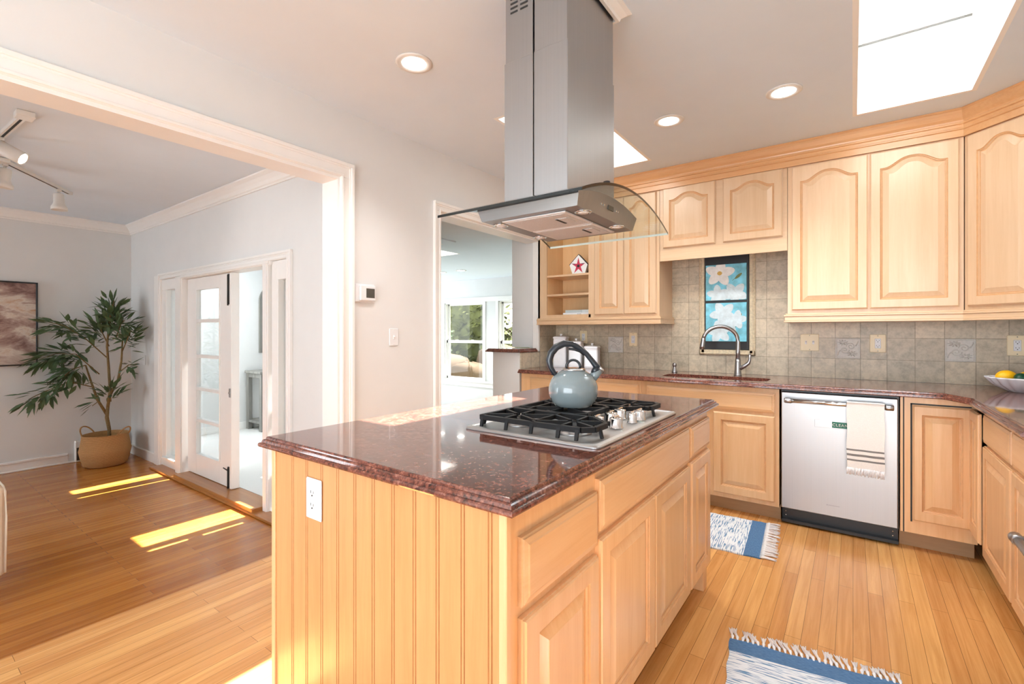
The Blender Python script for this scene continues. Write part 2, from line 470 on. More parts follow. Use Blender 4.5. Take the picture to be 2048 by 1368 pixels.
# ------------------------------------------------------------------ mesh building
class MB:
    def __init__(self):
        self.bm = bmesh.new()

    def _add(self, verts, faces, mi=0, smooth=False, mat=None):
        vs = [self.bm.verts.new((mat @ Vector(v)) if mat else v) for v in verts]
        for f in faces:
            try:
                fc = self.bm.faces.new([vs[i] for i in f])
                fc.material_index = mi
                fc.smooth = smooth
            except ValueError:
                pass
        return self

    def box(self, x0, x1, y0, y1, z0, z1, bev=0.0, mi=0, mat=None, seg=1):
        v = [(x, y, z) for x in (x0, x1) for y in (y0, y1) for z in (z0, z1)]
        f = [(0, 1, 3, 2), (4, 6, 7, 5), (0, 4, 5, 1), (2, 3, 7, 6), (0, 2, 6, 4), (1, 5, 7, 3)]
        if bev <= 0:
            return self._add(v, f, mi, False, mat)
        b = bmesh.new()
        vs = [b.verts.new(p) for p in v]
        for q in f:
            b.faces.new([vs[i] for i in q])
        bmesh.ops.bevel(b, geom=b.edges[:], offset=bev, segments=seg, affect='EDGES', profile=0.5)
        b.verts.index_update()
        self._add([tuple(p.co) for p in b.verts], [[p.index for p in q.verts] for q in b.faces], mi, False, mat)
        b.free()
        return self

    def prism(self, poly, a, b, axis='z', mi=0, mat=None, smooth=False):
        """poly: 2D points, extruded from a to b. axis z: (x,y); axis y: (x,z); axis x: (y,z)."""
        def pt(p, h):
            return {'z': (p[0], p[1], h), 'y': (p[0], h, p[1]), 'x': (h, p[0], p[1])}[axis]
        n = len(poly)
        v = [pt(p, a) for p in poly] + [pt(p, b) for p in poly]
        f = [(i, (i + 1) % n, n + (i + 1) % n, n + i) for i in range(n)] + [tuple(range(n))[::-1], tuple(range(n, 2 * n))]
        return self._add(v, f, mi, smooth, mat)

    def loops(self, rings, cap0=True, cap1=True, mi=0, smooth=False, mat=None, closed=True):
        n = len(rings[0])
        v = [p for r in rings for p in r]
        f = []
        for k in range(len(rings) - 1):
            for i in range(n if closed else n - 1):
                j = (i + 1) % n
                f.append((k * n + i, k * n + j, (k + 1) * n + j, (k + 1) * n + i))
        if cap0:
            f.append(tuple(range(n))[::-1])
        if cap1:
            f.append(tuple(range((len(rings) - 1) * n, len(rings) * n)))
        return self._add(v, f, mi, smooth, mat)

    def lathe(self, prof, n=32, mi=0, mat=None, smooth=True, wave=None, caps=True):
        rings = []
        for r, z in prof:
            ring = []
            for i in range(n):
                a = 2 * math.pi * i / n
                rr = max(r, 1e-5) * (wave(a, r, z) if wave else 1)
                ring.append((rr * math.cos(a), rr * math.sin(a), z))
            rings.append(ring)
        return self.loops(rings, caps, caps, mi, smooth, mat)

    def tube(self, path, rad, n=10, mi=0, mat=None, flat=1.0, smooth=True):
        path = [Vector(p) for p in path]
        rads = rad if isinstance(rad, (list, tuple)) else [rad] * len(path)
        rings = []
        up = Vector((0, 0, 1))
        side_prev = None
        for i, p in enumerate(path):
            d = (path[min(i + 1, len(path) - 1)] - path[max(i - 1, 0)]).normalized()
            s = d.cross(up)
            if s.length < 0.05:
                s = side_prev if side_prev else d.cross(Vector((0, 1, 0)))
            s.normalize()
            if side_prev and s.dot(side_prev) < 0:
                s = -s
            side_prev = s
            u = s.cross(d).normalized()
            rings.append([tuple(p + s * math.cos(2 * math.pi * k / n) * rads[i] + u * math.sin(2 * math.pi * k / n) * rads[i] * flat) for k in range(n)])
        return self.loops(rings, True, True, mi, smooth, mat)

    def sphere(self, c, r, sx=1, sy=1, sz=1, n=20, mi=0, mat=None):
        m = Matrix.Translation(c) @ Matrix.Diagonal((sx, sy, sz, 1))
        if mat:
            m = mat @ m
        prof = [(r * math.sin(math.pi * i / (n // 2)), -r * math.cos(math.pi * i / (n // 2))) for i in range(n // 2 + 1)]
        return self.lathe(prof, n, mi, m)

    def build(self, name, mats, parent=None, loc=None, rot=None):
        bmesh.ops.recalc_face_normals(self.bm, faces=self.bm.faces[:])
        me = bpy.data.meshes.new(name)
        self.bm.to_mesh(me)
        self.bm.free()
        for m in (mats if isinstance(mats, (list, tuple)) else [mats]):
            me.materials.append(M[m] if isinstance(m, str) else m)
        o = bpy.data.objects.new(name, me)
        COL.objects.link(o)
        if parent:
            o.parent = parent
        if loc:
            o.location = loc
        if rot:
            o.rotation_euler = rot
        return o

def tag(o, label, cat, group=None):
    o['label'] = label
    o['category'] = cat
    if group:
        o['group'] = group
    return o

def thing(name, label, cat, loc=(0, 0, 0), rz=0.0, group=None):
    o = bpy.data.objects.new(name, None)
    COL.objects.link(o)
    o.location = loc
    o.rotation_euler = (0, 0, rz)
    o.empty_display_size = 0.05
    return tag(o, label, cat, group)

def struct(o):
    o['kind'] = 'structure'
    return o

def sroot(name, loc=(0, 0, 0)):
    o = bpy.data.objects.new(name, None)
    COL.objects.link(o)
    o.location = loc
    return struct(o)

def dup(root, loc, label, group=None, rz=None):
    r = root.copy()
    COL.objects.link(r)
    r.location = loc
    if rz is not None:
        r.rotation_euler = (0, 0, rz)
    r['label'] = label
    if group:
        r['group'] = group
    for ch in list(root.children):
        c = ch.copy()
        COL.objects.link(c)
        c.parent = r
        for g in list(ch.children):
            d = g.copy()
            COL.objects.link(d)
            d.parent = c
    return r

def cuts(a, b, marks):
    s = sorted(set([a, b] + [m for m in marks if a < m < b]))
    return list(zip(s[:-1], s[1:]))

def slab(mb, x0, x1, y0, y1, z0, z1, holes=()):
    for xa, xb in cuts(x0, x1, [v for h in holes for v in h[:2]]):
        for ya, yb in cuts(y0, y1, [v for h in holes for v in h[2:]]):
            cx, cy = (xa + xb) / 2, (ya + yb) / 2
            if not any(h[0] < cx < h[1] and h[2] < cy < h[3] for h in holes):
                mb.box(xa, xb, ya, yb, z0, z1)

def wall(name, axis, p0, p1, a0, a1, z0, z1, openings=(), mat='wall'):
    """axis 'x': wall plane normal to x, between x=p0..p1, running a0..a1 in y."""
    mb = MB()
    for aa, ab in cuts(a0, a1, [v for o in openings for v in o[:2]]):
        for za, zb in cuts(z0, z1, [v for o in openings for v in o[2:]]):
            ca, cz = (aa + ab) / 2, (za + zb) / 2
            if any(o[0] < ca < o[1] and o[2] < cz < o[3] for o in openings):
                continue
            if axis == 'x':
                mb.box(p0, p1, aa, ab, za, zb)
            else:
                mb.box(aa, ab, p0, p1, za, zb)
    return struct(mb.build(name, mat))

def offset_poly(poly, offs):
    """poly CCW list of (x,y); offs[i] is the outward offset of the edge i -> i+1."""
    n = len(poly)
    out = []
    for i in range(n):
        p, q, r = Vector(poly[i - 1]), Vector(poly[i]), Vector(poly[(i + 1) % n])
        d1, d2 = (q - p).normalized(), (r - q).normalized()
        n1, n2 = Vector((d1.y, -d1.x)), Vector((d2.y, -d2.x))
        o1, o2 = offs[i - 1], offs[i]
        den = d1.x * d2.y - d1.y * d2.x
        a, b = q + n1 * o1, q + n2 * o2
        t = ((b - a).x * d2.y - (b - a).y * d2.x) / den
        c = a + d1 * t
        out.append((c.x, c.y))
    return out

# ------------------------------------------------------------------ the room shell
KC = 2.567            # kitchen ceiling
FZ = -0.18            # front room floor, one step down
FC = 2.51             # front room ceiling
SK1 = (0.018, 0.524, 2.31, 3.533)
SK2 = (-1.775, -1.267, 2.31, 3.533)
mb = MB(); slab(mb, -2.65, 1.14, -2.6, 4.17, -0.18, 0.0); struct(mb.build('floor', 'floor'))
mb = MB(); slab(mb, -6.98, -2.65, -2.6, 1.91, -0.3, FZ); struct(mb.build('floor_front', 'floor_front'))
mb = MB(); slab(mb, -2.59, 1.3, -2.6, 4.4, KC, KC + 0.08, [SK1, SK2]); struct(mb.build('ceiling', 'ceil'))
mb = MB(); slab(mb, -7.1, -2.59, -2.6, 2.0, FC, FC + 0.08); struct(mb.build('ceiling_front', 'ceil'))

# left wall of the kitchen: wide cased opening to the front room, doorway to the garden room
wall('wall_left', 'x', -2.59, -2.45, -2.6, 3.85, -0.18, KC, [(-1.3, 1.66, -0.18, 2.168), (2.49, 3.85, -0.18, 2.132)])
wall('wall_back', 'y', 4.17, 4.3, -2.78, 1.28, 0, KC + 0.05)
wall('wall_right', 'x', 1.14, 1.28, -2.6, 4.3, 0, KC + 0.05)
wall('wall_rear', 'y', -2.7, -2.6, -7.1, 1.28, -0.3, KC + 0.05, [(-2.2, 1.0, 0.0, 2.35), (-6.75, -5.5, 0.2, 2.2)])  # openings added behind the camera to let in fill light
# short stub of full-height wall over a half wall at the end of the sink counter
wall('wall_stub', 'y', 3.85, 4.17, -2.777, -2.452, 1.104, KC)
wall('wall_half', 'y', 3.53, 4.17, -2.77, -2.462, -0.18, 1.068)
# front room
wall('wall_picture', 'x', -7.12, -6.975, -2.6, 2.0, -0.3, FC)
DOORS = (-5.986, -3.464)
wall('wall_door', 'y', 1.91, 2.03, -6.975, -2.59, -0.3, FC, [(DOORS[0], DOORS[1], -0.3, 1.812)])

def casing_strips(mb, axis, pos, out, a0, a1, ztop, zbot, w=0.085, sides=(True, True)):
    """profiled casing round an opening on a wall face. out: +1/-1 direction the face looks."""
    def put(a_lo, a_hi, z_lo, z_hi, t):
        lo, hi = (pos, pos + out * t) if out > 0 else (pos + out * t, pos)
        if axis == 'x':
            mb.box(lo, hi, a_lo, a_hi, z_lo, z_hi, 0.002)
        else:
            mb.box(a_lo, a_hi, lo, hi, z_lo, z_hi, 0.002)
    for k, (i, o, t) in enumerate(((0.0, w - 0.001, 0.014), (0.004, 0.018, 0.022), (w - 0.02, w, 0.026), (w - 0.03, w - 0.018, 0.019))):
        put(a0 - (o if sides[0] else 0), a1 + (o if sides[1] else 0), ztop + i, ztop + o, t)
        if sides[0]:
            put(a0 - o, a0 - i, zbot, ztop + i, t)
        if sides[1]:
            put(a1 + i, a1 + o, zbot, ztop + i, t)

mb = MB(); casing_strips(mb, 'x', -2.45, 1, -1.3, 1.66, 2.168, 0.0, 0.088)
mb.box(-2.60, -2.445, -1.3, 1.66, 2.150, 2.168); mb.box(-2.60, -2.445, 1.645, 1.66, 0, 2.15); mb.box(-2.60, -2.445, -1.3, -1.285, 0, 2.15)
struct(mb.build('trim_1', 'trim'))
mb = MB(); casing_strips(mb, 'x', -2.45, 1, 2.49, 3.85, 2.132, 0.0, 0.068, (True, False))
mb.box(-2.60, -2.446, 2.49, 2.502, 0, 2.132); mb.box(-2.60, -2.446, 2.49, 3.848, 2.12, 2.132)
struct(mb.build('trim_2', 'trim'))
# casing board on the corner of the stub wall
mb = MB(); mb.box(-2.515, -2.448, 3.828, 3.849, 1.07, 2.132, 0.002); mb.box(-2.465, -2.448, 3.822, 3.83, 1.07, 2.132, 0.002)
struct(mb.build('trim_3', 'trim'))
mb = MB(); casing_strips(mb, 'y', 1.91, -1, DOORS[0], DOORS[1], 1.812, FZ, 0.062)
mb.box(DOORS[0] - 0.17, DOORS[0] - 0.062, 1.885, 1.909, FZ, 1.86, 0.003)
struct(mb.build('trim_4', 'trim'))

def crown(mb, path, z_top, prof):
    """sweep profile (out, down) along an open path in plan; room lies to the left of the path."""
    n = len(path)
    rings = []
    for i in range(n):
        p = Vector(path[i])
        d1 = (p - Vector(path[i - 1])).normalized() if i else None
        d2 = (Vector(path[i + 1]) - p).normalized() if i < n - 1 else None
        nrm = [Vector((-d.y, d.x)) for d in (d1, d2) if d]
        if len(nrm) == 2:
            b = (nrm[0] + nrm[1]).normalized()
            b = b / max(0.2, b.dot(nrm[0]))
        else:
            b = nrm[0]
        rings.append([(p.x + b.x * o, p.y + b.y * o, z_top - z) for o, z in prof])
    mb.loops(rings, True, True, smooth=False)

CP = [(0, 0), (0.075, 0), (0.075, 0.012), (0.066, 0.018), (0.05, 0.03), (0.03, 0.058), (0.022, 0.075), (0.022, 0.085), (0.012, 0.092), (0.012, 0.105), (0, 0.105)]
mb = MB(); crown(mb, [(-2.6, 1.909), (-6.974, 1.909), (-6.974, -2.6)], FC - 0.001, CP)
struct(mb.build('trim_5', 'trim'))
mb = MB()
mb.box(-6.974, -6.958, -2.6, 1.35, FZ, FZ + 0.10, 0.003); mb.box(-6.974, -6.952, -2.6, 1.35, FZ + 0.085, FZ + 0.11, 0.004)
mb.box(-6.974, -6.950, -2.6, 1.90, FZ, FZ + 0.018, 0.004)
struct(mb.build('baseboard_left', 'trim'))
mb = MB()
mb.box(-6.974, -6.16, 1.892, 1.909, FZ, FZ + 0.10, 0.003); mb.box(-6.974, -6.16, 1.886, 1.909, FZ + 0.085, FZ + 0.11, 0.004)
mb.box(-3.40, -2.6, 1.892, 1.909, FZ, FZ + 0.11, 0.003)
struct(mb.build('baseboard_door_wall', 'trim'))

# skylights: white well, frame, pane
def skylight(name, rect, zc, zt, frame=True):
    x0, x1, y0, y1 = rect
    r = sroot(name)
    m1 = MB()
    e = 0.002
    m1.box(x0 - 0.02, x0 + e, y0 - 0.02, y1 + 0.02, zc - 0.0005, zt); m1.box(x1 - e, x1 + 0.02, y0 - 0.02, y1 + 0.02, zc - 0.0005, zt)
    m1.box(x0 + e, x1 - e, y0 - 0.02, y0 + e, zc - 0.0005, zt); m1.box(x0 + e, x1 - e, y1 - e, y1 + 0.02, zc - 0.0005, zt)
    m1.build('window_well', 'trim', r)
    m2 = MB()
    f = 0.03
    for a in ((x0 - .02, x0 + f, y0 - .02, y1 + .02), (x1 - f, x1 + .02, y0 - .02, y1 + .02), (x0 + f, x1 - f, y0 - .02, y0 + f), (x0 + f, x1 - f, y1 - f, y1 + .02)):
        m2.box(a[0], a[1], a[2], a[3], zt, zt + 0.05, 0.003)
    if frame:
        m2.box(x0, x1, y1 - 0.012, y1 - 0.0005, zt - 0.006, zt + 0.001, mi=1)
    m2.build('window_frame', ['trim', 'steel_dark'], r)
    m3 = MB(); m3.box(x0 + f, x1 - f, y0 + f, y1 - f, zt + 0.025, zt + 0.031)
    m3.build('pane', 'glass', r)
    return r
skylight('window_1', SK1, KC, 2.975)
skylight('window_2', SK2, KC, 2.975)

# step nosing of the kitchen floor, threshold of the glazed doors
mb = MB(); mb.box(-5.368, -3.80, 1.80, 1.999, FZ + 0.001, FZ + 0.05, 0.004); mb.box(-5.986, -3.464, 1.792, 1.912, FZ + 0.001, FZ + 0.022, 0.004)
struct(mb.build('trim_6', 'threshold'))

# ------------------------------------------------------------------ glazed door set between front room and foyer
dz = FZ + 0.05
d1 = sroot('door_1')
mb = MB()
mb.box(-5.556, -5.405, 1.885, 2.01, FZ, 1.81, 0.003); mb.box(-5.545, -5.415, 1.875, 1.89, FZ, 1.81, 0.003)
mb.box(-5.986, -5.556, 1.905, 2.0, FZ, -0.06, 0.003); mb.box(-5.986, -5.556, 1.905, 2.0, 1.70, 1.81, 0.003)
mb.box(-5.986, -5.874, 1.905, 2.0, -0.06, 1.70, 0.003)
mb.box(-5.93, -5.88, 1.93, 1.97, -0.06, 1.70); mb.box(-5.90, -5.557, 1.87, 2.004, -0.075, -0.052, 0.003)
mb.box(-3.80, -3.728, 1.885, 2.01, FZ, 1.81, 0.003); mb.box(-3.79, -3.735, 1.875, 1.89, FZ, 1.81, 0.003)
mb.box(-3.702, -3.624, 1.905, 2.0, FZ, 1.81, 0.003)
for z in (0.05, 0.55, 1.05, 1.5):
    mb.box(-3.730, -3.700, 1.93, 1.96, z, z + 0.09)
mb.box(-3.624, -3.464, 1.905, 2.0, FZ, -0.06, 0.003); mb.box(-3.624, -3.464, 1.905, 2.0, 1.66, 1.81, 0.003)
mb.box(-3.624, -3.60, 1.90, 2.01, -0.06, 1.66, 0.003); mb.box(-3.49, -3.464, 1.90, 2.01, -0.06, 1.66, 0.003)
mb.box(-5.416, -3.69, 1.8835, 2.0115, 1.782, 1.8115, 0.003); mb.box(-5.416, -3.70, 1.8735, 1.89, 1.79, 1.812, 0.002)
mb.build('door_frame', 'trim', d1)
mb = MB(); mb.box(-5.874, -5.556, 1.948, 1.954, -0.06, 1.70); mb.build('side_pane', 'glass', d1)
mb = MB(); mb.box(-3.60, -3.49, 1.948, 1.954, -0.06, 1.66); mb.build('side_pane', 'glass', d1)
mb = MB()
xl, xr = -5.385, -4.43
mb.box(xl, -5.178, 1.93, 1.972, dz + 0.005, 1.778, 0.002); mb.box(-4.66, xr, 1.93, 1.972, dz + 0.005, 1.778, 0.002)
mb.box(-5.178, -4.66, 1.93, 1.972, dz + 0.005, 0.073, 0.002); mb.box(-5.178, -4.66, 1.93, 1.972, 1.662, 1.778, 0.002)
for z in (0.402, 0.707, 1.022, 1.362):
    mb.box(-5.178, -4.66, 1.926, 1.975, z - 0.016, z + 0.016, 0.004)
for x in (-5.178, -4.672):
    mb.box(x, x + 0.012, 1.922, 1.93, 0.073, 1.662, 0.002)
mb.box(-4.448, -4.412, 1.915, 1.985, dz + 0.005, 1.778, 0.003)
leaf = mb.build('door_leaf', 'trim', d1)
mb = MB(); mb.box(-5.178, -4.66, 1.950, 1.955, 0.073, 1.662); mb.build('pane', 'glass', leaf)
mb = MB(); mb.box(-4.50, -4.47, 1.920, 1.93, 1.50, 1.77, 0.002); mb.tube([(-4.485, 1.918, 1.49), (-4.485, 1.918, 1.76)], 0.006); mb.build('slide_bolt', 'slot', leaf)
mb = MB(); mb.box(-4.50, -4.47, 1.920, 1.93, -0.12, 0.06, 0.002); mb.tube([(-4.485, 1.918, -0.128), (-4.485, 1.918, 0.05)], 0.006)
mb.tube([(-4.485, 1.916, 0.03), (-4.53, 1.9, 0.05)], 0.005)
mb.build('slide_bolt', 'slot', leaf)
mb = MB(); mb.box(-4.444, -4.418, 1.908, 1.916, 0.68, 0.76, 0.002); mb.sphere((-4.431, 1.906, 0.72), 0.008); mb.build('latch', 'nickel', leaf)
mb = MB(); mb.box(-3.80, -3.758, 2.012, 2.95, dz + 0.005, 1.77, 0.003); mb.build('door_leaf', 'trim', d1)

# foyer behind the glazed doors
FF = -0.13
mb = MB(); slab(mb, -7.1, -3.36, 2.0, 4.35, -0.3, FF); struct(mb.build('floor_foyer', 'carpet'))
SKA = (-4.06, -3.60, 2.84, 3.68); SKB = (-5.70, -5.24, 2.84, 3.68)  # unseen skylights, placed and sized to cast the front room sun patches
mb = MB(); SK_FILL = (-7.05, -6.35, 2.10, 3.0)
slab(mb, -7.3, -4.552, 2.03, 4.19, 2.2, 2.26, [SKB, SK_FILL]); slab(mb, -4.552, -3.40, 2.03, 3.70, 2.2, 2.26, [SKA]); slab(mb, -4.552, -3.93, 3.70, 3.945, 2.2, 2.26); struct(mb.build('ceiling_foyer', 'ceil'))
skylight('window_9', SK_FILL, 2.2, 2.35, False)  # added skylight, out of view, its bounced sun brightens the foyer
wall('wall_foyer', 'x', -7.18, -7.08, 2.03, 4.3, -0.3, 2.26, [(2.03, 2.50, -0.05, 2.1)])  # opening added to brighten the foyer
wall('wall_foyer_end', 'y', 4.2, 4.3, -7.18, -4.36, -0.3, 2.26)
mb = MB(); mb.prism([(-3.40, 2.03), (-3.36, 2.03), (-3.36, 3.42), (-3.40, 3.42)], -0.3, 2.2)
mb.prism([(-3.40, 3.37), (-3.36, 3.40), (-4.30, 4.33), (-4.36, 4.30)], -0.3, 2.2); struct(mb.build('wall_partition', 'wall'))
skylight('window_3', SKA, 2.2, 2.35, False)
skylight('window_4', SKB, 2.2, 2.35, False)
mb = MB(); mb.box(-7.08, -7.066, 2.55, 4.2, FF, FF + 0.1, 0.003); struct(mb.build('baseboard_foyer', 'trim'))

# garden room beyond the doorway
GF, GC, GY = -0.15, 2.215, 6.6
mb = MB(); slab(mb, -7.6, -2.59, 4.3, GY, -0.3, GF - 0.01); slab(mb, -4.3, -2.59, 3.4, 4.3, -0.3, GF - 0.01); slab(mb, -3.36, -2.59, 2.03, 3.4, -0.3, GF - 0.01); struct(mb.build('floor_garden_room', 'tile_floor'))
mb = MB(); slab(mb, -7.6, -2.46, 4.325, 6.75, GC, GC + 0.06); slab(mb, -3.928, -2.58, 3.70, 4.325, GC, GC + 0.06); slab(mb, -3.40, -2.58, 2.03, 3.70, GC, GC + 0.06); slab(mb, -7.6, -4.552, 4.2, 4.325, GC, GC + 0.06); struct(mb.build('ceiling_garden_room', 'ceil'))
skylight('window_5', (-4.55, -3.93, 3.95, 4.32), GC, 2.6, False)
W1 = (-6.349, -5.40); W2 = (-5.05, -4.10); W3 = (-3.75, -2.9)
wall('wall_garden', 'y', GY, GY + 0.14, -7.6, -2.46, -0.3, GC + 0.06, [(W1[0], W1[1], 0.37, 1.80), (W2[0], W2[1], 0.37, 1.80), (W3[0], W3[1], 0.37, 1.80)])
wall('wall_garden_right', 'x', -2.59, -2.46, 4.3, GY, -0.3, GC + 0.06)
wall('wall_garden_left', 'x', -7.6, -7.5, 4.3, GY + 0.14, -0.3, GC + 0.06, [(4.6, 6.0, 0.3, 2.1)])  # unseen side opening added to brighten this room
mb = MB()
for a, b in (W1, W2, W3):
    mb.box(a - 0.06, a, GY - 0.02, GY - 0.001, 0.33, 1.86, 0.003); mb.box(b, b + 0.06, GY - 0.02, GY - 0.001, 0.33, 1.86, 0.003)
mb.box(-6.5, -2.8, GY - 0.025, GY - 0.001, 1.80, 1.885, 0.003); mb.box(-6.52, -2.75, GY - 0.05, GY - 0.001, 0.335, 0.37, 0.004); mb.box(-6.5, -2.8, GY - 0.022, GY - 0.001, 0.255, 0.335, 0.003)
struct(mb.build('trim_7', 'trim'))
for k, (a, b) in enumerate((W1, W2, W3)):
    r = sroot('window_%d' % (6 + k))
    mb = MB()
    zm = 1.075
    for (z0, z1, y) in ((zm - 0.02, 1.80, GY + 0.07), (0.37, zm + 0.02, GY + 0.035)):
        mb.box(a, a + 0.05, y, y + 0.03, z0, z1); mb.box(b - 0.05, b, y, y + 0.03, z0, z1)
        mb.box(a, b, y, y + 0.03, z0, z0 + 0.045); mb.box(a, b, y, y + 0.03, z1 - 0.045, z1)
    mb.box(a, a + 0.02, GY, GY + 0.14, 0.37, 1.8); mb.box(b - 0.02, b, GY, GY + 0.14, 0.37, 1.8)
    mb.box(a, b, GY, GY + 0.14, 1.785, 1.8); mb.box(a, b, GY, GY + 0.14, 0.36, 0.375)
    mb.build('window_frame', 'trim', r)
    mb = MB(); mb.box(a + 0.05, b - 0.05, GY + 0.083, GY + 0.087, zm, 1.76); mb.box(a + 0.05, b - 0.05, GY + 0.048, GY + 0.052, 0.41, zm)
    mb.build('pane', 'dimmed_glass', r)
    mb = MB()
    for f in (0.3, 0.7):
        x = a + (b - a) * f
        mb.box(x - 0.03, x + 0.03, GY + 0.02, GY + 0.04, zm + 0.015, zm + 0.035, 0.004)
    mb.build('sash_lock', 'trim', r)

# ------------------------------------------------------------------ cabinet fronts
def panel_door(w, h, arch=0.0, t=0.02, stile=0.052, rail=0.055):
    """raised-panel door: x 0..w, z 0..h, back y=0, front y=-t."""
    n_top = 34
    def ring(ins, y, top_ins, a):
        x0, x1, z0, z1 = ins[0], w - ins[0], ins[1], h - top_ins
        pts = [(x0, y, z0), (x1, y, z0)]
        for i in range(n_top + 1):
            s = 1 - 2 * i / n_top
            x = (x0 + x1) / 2 + s * (x1 - x0) / 2
            q = min(1, abs(s) / 0.86)
            drop = a * (1 - math.cos(math.pi * q ** 1.3)) / 2
            pts.append((x, y, z1 - drop))
        return pts
    e = 0.006
    rt = rail * 0.95
    R_ = [ring((0, 0), 0, 0, 0), ring((0, 0), -t + 0.009, 0, 0), ring((0.003, 0.003), -t + 0.008, 0.003, 0), ring((0.004, 0.004), -t + 0.003, 0.004, 0), ring((0.008, 0.008), -t, 0.008, 0),
          ring((stile, rail), -t, rt, arch), ring((stile + 0.003, rail + 0.003), -t + 0.004, rt + 0.003, arch), ring((stile + 0.007, rail + 0.007), -t + 0.005, rt + 0.007, arch),
          ring((stile + 0.009, rail + 0.009), -t + 0.011, rt + 0.009, arch), ring((stile + 0.014, rail + 0.014), -t + 0.0115, rt + 0.014, arch),
          ring((stile + 0.042, rail + 0.04), -t + 0.002, rt + 0.04, arch), ring((stile + 0.044, rail + 0.042), -t + 0.001, rt + 0.042, arch)]
    m = MB()
    m.loops(R_, True, True)
    nn = len(R_[0])
    m.bm.faces.ensure_lookup_table()
    for k in (5, 6, 8):
        for i in range(nn):
            m.bm.faces[k * nn + i].material_index = 1
    return m

def drawer_front(w, h, t=0.02):
    def ring(i, y):
        return [(i, y, i), (w - i, y, i), (w - i, y, h - i), (i, y, h - i)]
    m = MB()
    m.loops([ring(0, 0), ring(0, -t + 0.009), ring(0.004, -t + 0.008), ring(0.005, -t + 0.0045), ring(0.016, -t + 0.002), ring(0.02, -t)])
    return m

def add_door(root, x, z, w, h, arch=0, y=0.0, name='door', mat='maple', **kw):
    return panel_door(w, h, arch, **kw).build(name, [mat, 'glaze'], root, (x, y, z))

def add_drawer(root, x, z, w, h, y=0.0, mat='maple_x'):
    return drawer_front(w, h).build('drawer', mat, root, (x, y, z))

# island: built in its right-hand (working) side frame: local x runs along world +Y, local -y along world +X
isl = thing('island_cabinet', 'maple kitchen island base with a beadboard end and raised panel doors', 'kitchen island', (-0.585, 0.79, 0), R(90))
mb = MB(); mb.box(0.0, 1.665, 0.0, 0.905, 0.105, 0.884); mb.box(0.04, 1.60, 0.075, 0.83, 0.0, 0.105)
mb.box(0, 0.012, -0.004, 0.0, 0.0, 0.884)
mb.build('body', 'maple', isl)
mb = MB(); mb.box(0.0, 1.60, 0.06, 0.075, 0, 0.105); mb.build('toe_kick', 'toe', isl)
mb = MB(); mb.box(1.60, 1.66, 0.0, 0.06, 0.0, 0.105, 0.003); mb.build('leg', 'maple', isl)
o = 0.79
add_drawer(isl, 0.83 - o, 0.665, 0.367, 0.15)
add_door(isl, 0.83 - o, 0.13, 0.367, 0.510, stile=0.058)
add_drawer(isl, 1.207 - o, 0.695, 0.886, 0.15)
add_door(isl, 1.207 - o, 0.13, 0.442, 0.548, stile=0.058)
add_door(isl, 1.655 - o, 0.13, 0.442, 0.548, stile=0.058)
add_drawer(isl, 2.120 - o, 0.705, 0.325, 0.135)
add_door(isl, 2.120 - o, 0.13, 0.325, 0.555, stile=0.058)
# beadboard end panel (faces the camera; world -Y). local frame of the panel: world axes via counter-rotation
groove = [-1.383 + 0.0767 * i for i in range(11)]
prof = [(-1.478, 0.0)]
for g in groove:
    prof += [(g - 0.007, 0), (g - 0.005, 0.0025), (g - 0.003, 0), (g + 0.002, 0), (g + 0.004, 0.003), (g + 0.006, 0)]
prof += [(-0.588, 0.0)]
mb = MB(); mb.prism(prof + [(-0.588, 0.013), (-1.478, 0.013)], 0.0, 0.884)
mw = isl.matrix_world if False else Matrix.Translation(isl.location) @ Matrix.Rotation(R(90), 4, 'Z')
mb.bm.faces.ensure_lookup_table()
for g in range(11):
    for e_ in (1, 2, 4, 5):
        mb.bm.faces[6 * g + e_].material_index = 1
p = mb.build('end_panel', ['bead', 'bead_glaze'], isl)
p.data.transform(mw.inverted() @ Matrix.Translation((0, 0.776, 0)))
for b_ in ((-1.498, -1.478, 0.770, 0.80), (-0.590, -0.570, 0.770, 0.788)):
    mb = MB(); mb.box(*b_, 0, 0.884, 0.002); p = mb.build('corner_trim', 'maple', isl); p.data.transform(mw.inverted())

PROF = [(0.0, 0.0), (0.003, -0.001), (0.005, -0.004), (0.0055, -0.008), (0.010, -0.0085), (0.013, -0.011), (0.0145, -0.015), (0.015, -0.018), (0.0195, -0.019), (0.0225, -0.022), (0.023, -0.027), (0.0205, -0.0315), (0.014, -0.033)]
def counter(name, poly, z, edged, holes=None):
    m = MB()
    rings = []
    for off, dz_ in PROF:
        rings.append([(x, y, z + dz_) for x, y in offset_poly(poly, [off if e else 0 for e in edged])])
    n = len(poly)
    m.loops(rings, False, True)
    if holes is None:
        m._add([(x, y, z) for x, y in poly], [tuple(range(n))])
    else:
        bmt = m.bm
        vs = [bmt.verts.new((x, y, z)) for x, y in poly]
        es = [bmt.edges.new((vs[i], vs[(i + 1) % n])) for i in range(n)]
        k = len(holes)
        hv = [bmt.verts.new((x, y, z)) for x, y in holes]
        es += [bmt.edges.new((hv[i], hv[(i + 1) % k])) for i in range(k)]
        bmesh.ops.triangle_fill(bmt, edges=es, use_beauty=True)
        lo = [bmt.verts.new((x, y, z - 0.03)) for x, y in holes]
        for i in range(k):
            bmt.faces.new((hv[i], hv[(i + 1) % k], lo[(i + 1) % k], lo[i]))
    bmesh.ops.remove_doubles(m.bm, verts=m.bm.verts[:], dist=0.0001)
    return m.build(name, 'granite')

ct = counter('island_countertop', [(-1.529, 0.776), (-0.566, 0.776), (-0.566, 2.494), (-1.529, 2.494)], 0.9185, [1, 1, 1, 1])
tag(ct, 'polished red granite slab with stepped edge on top of the island', 'countertop')

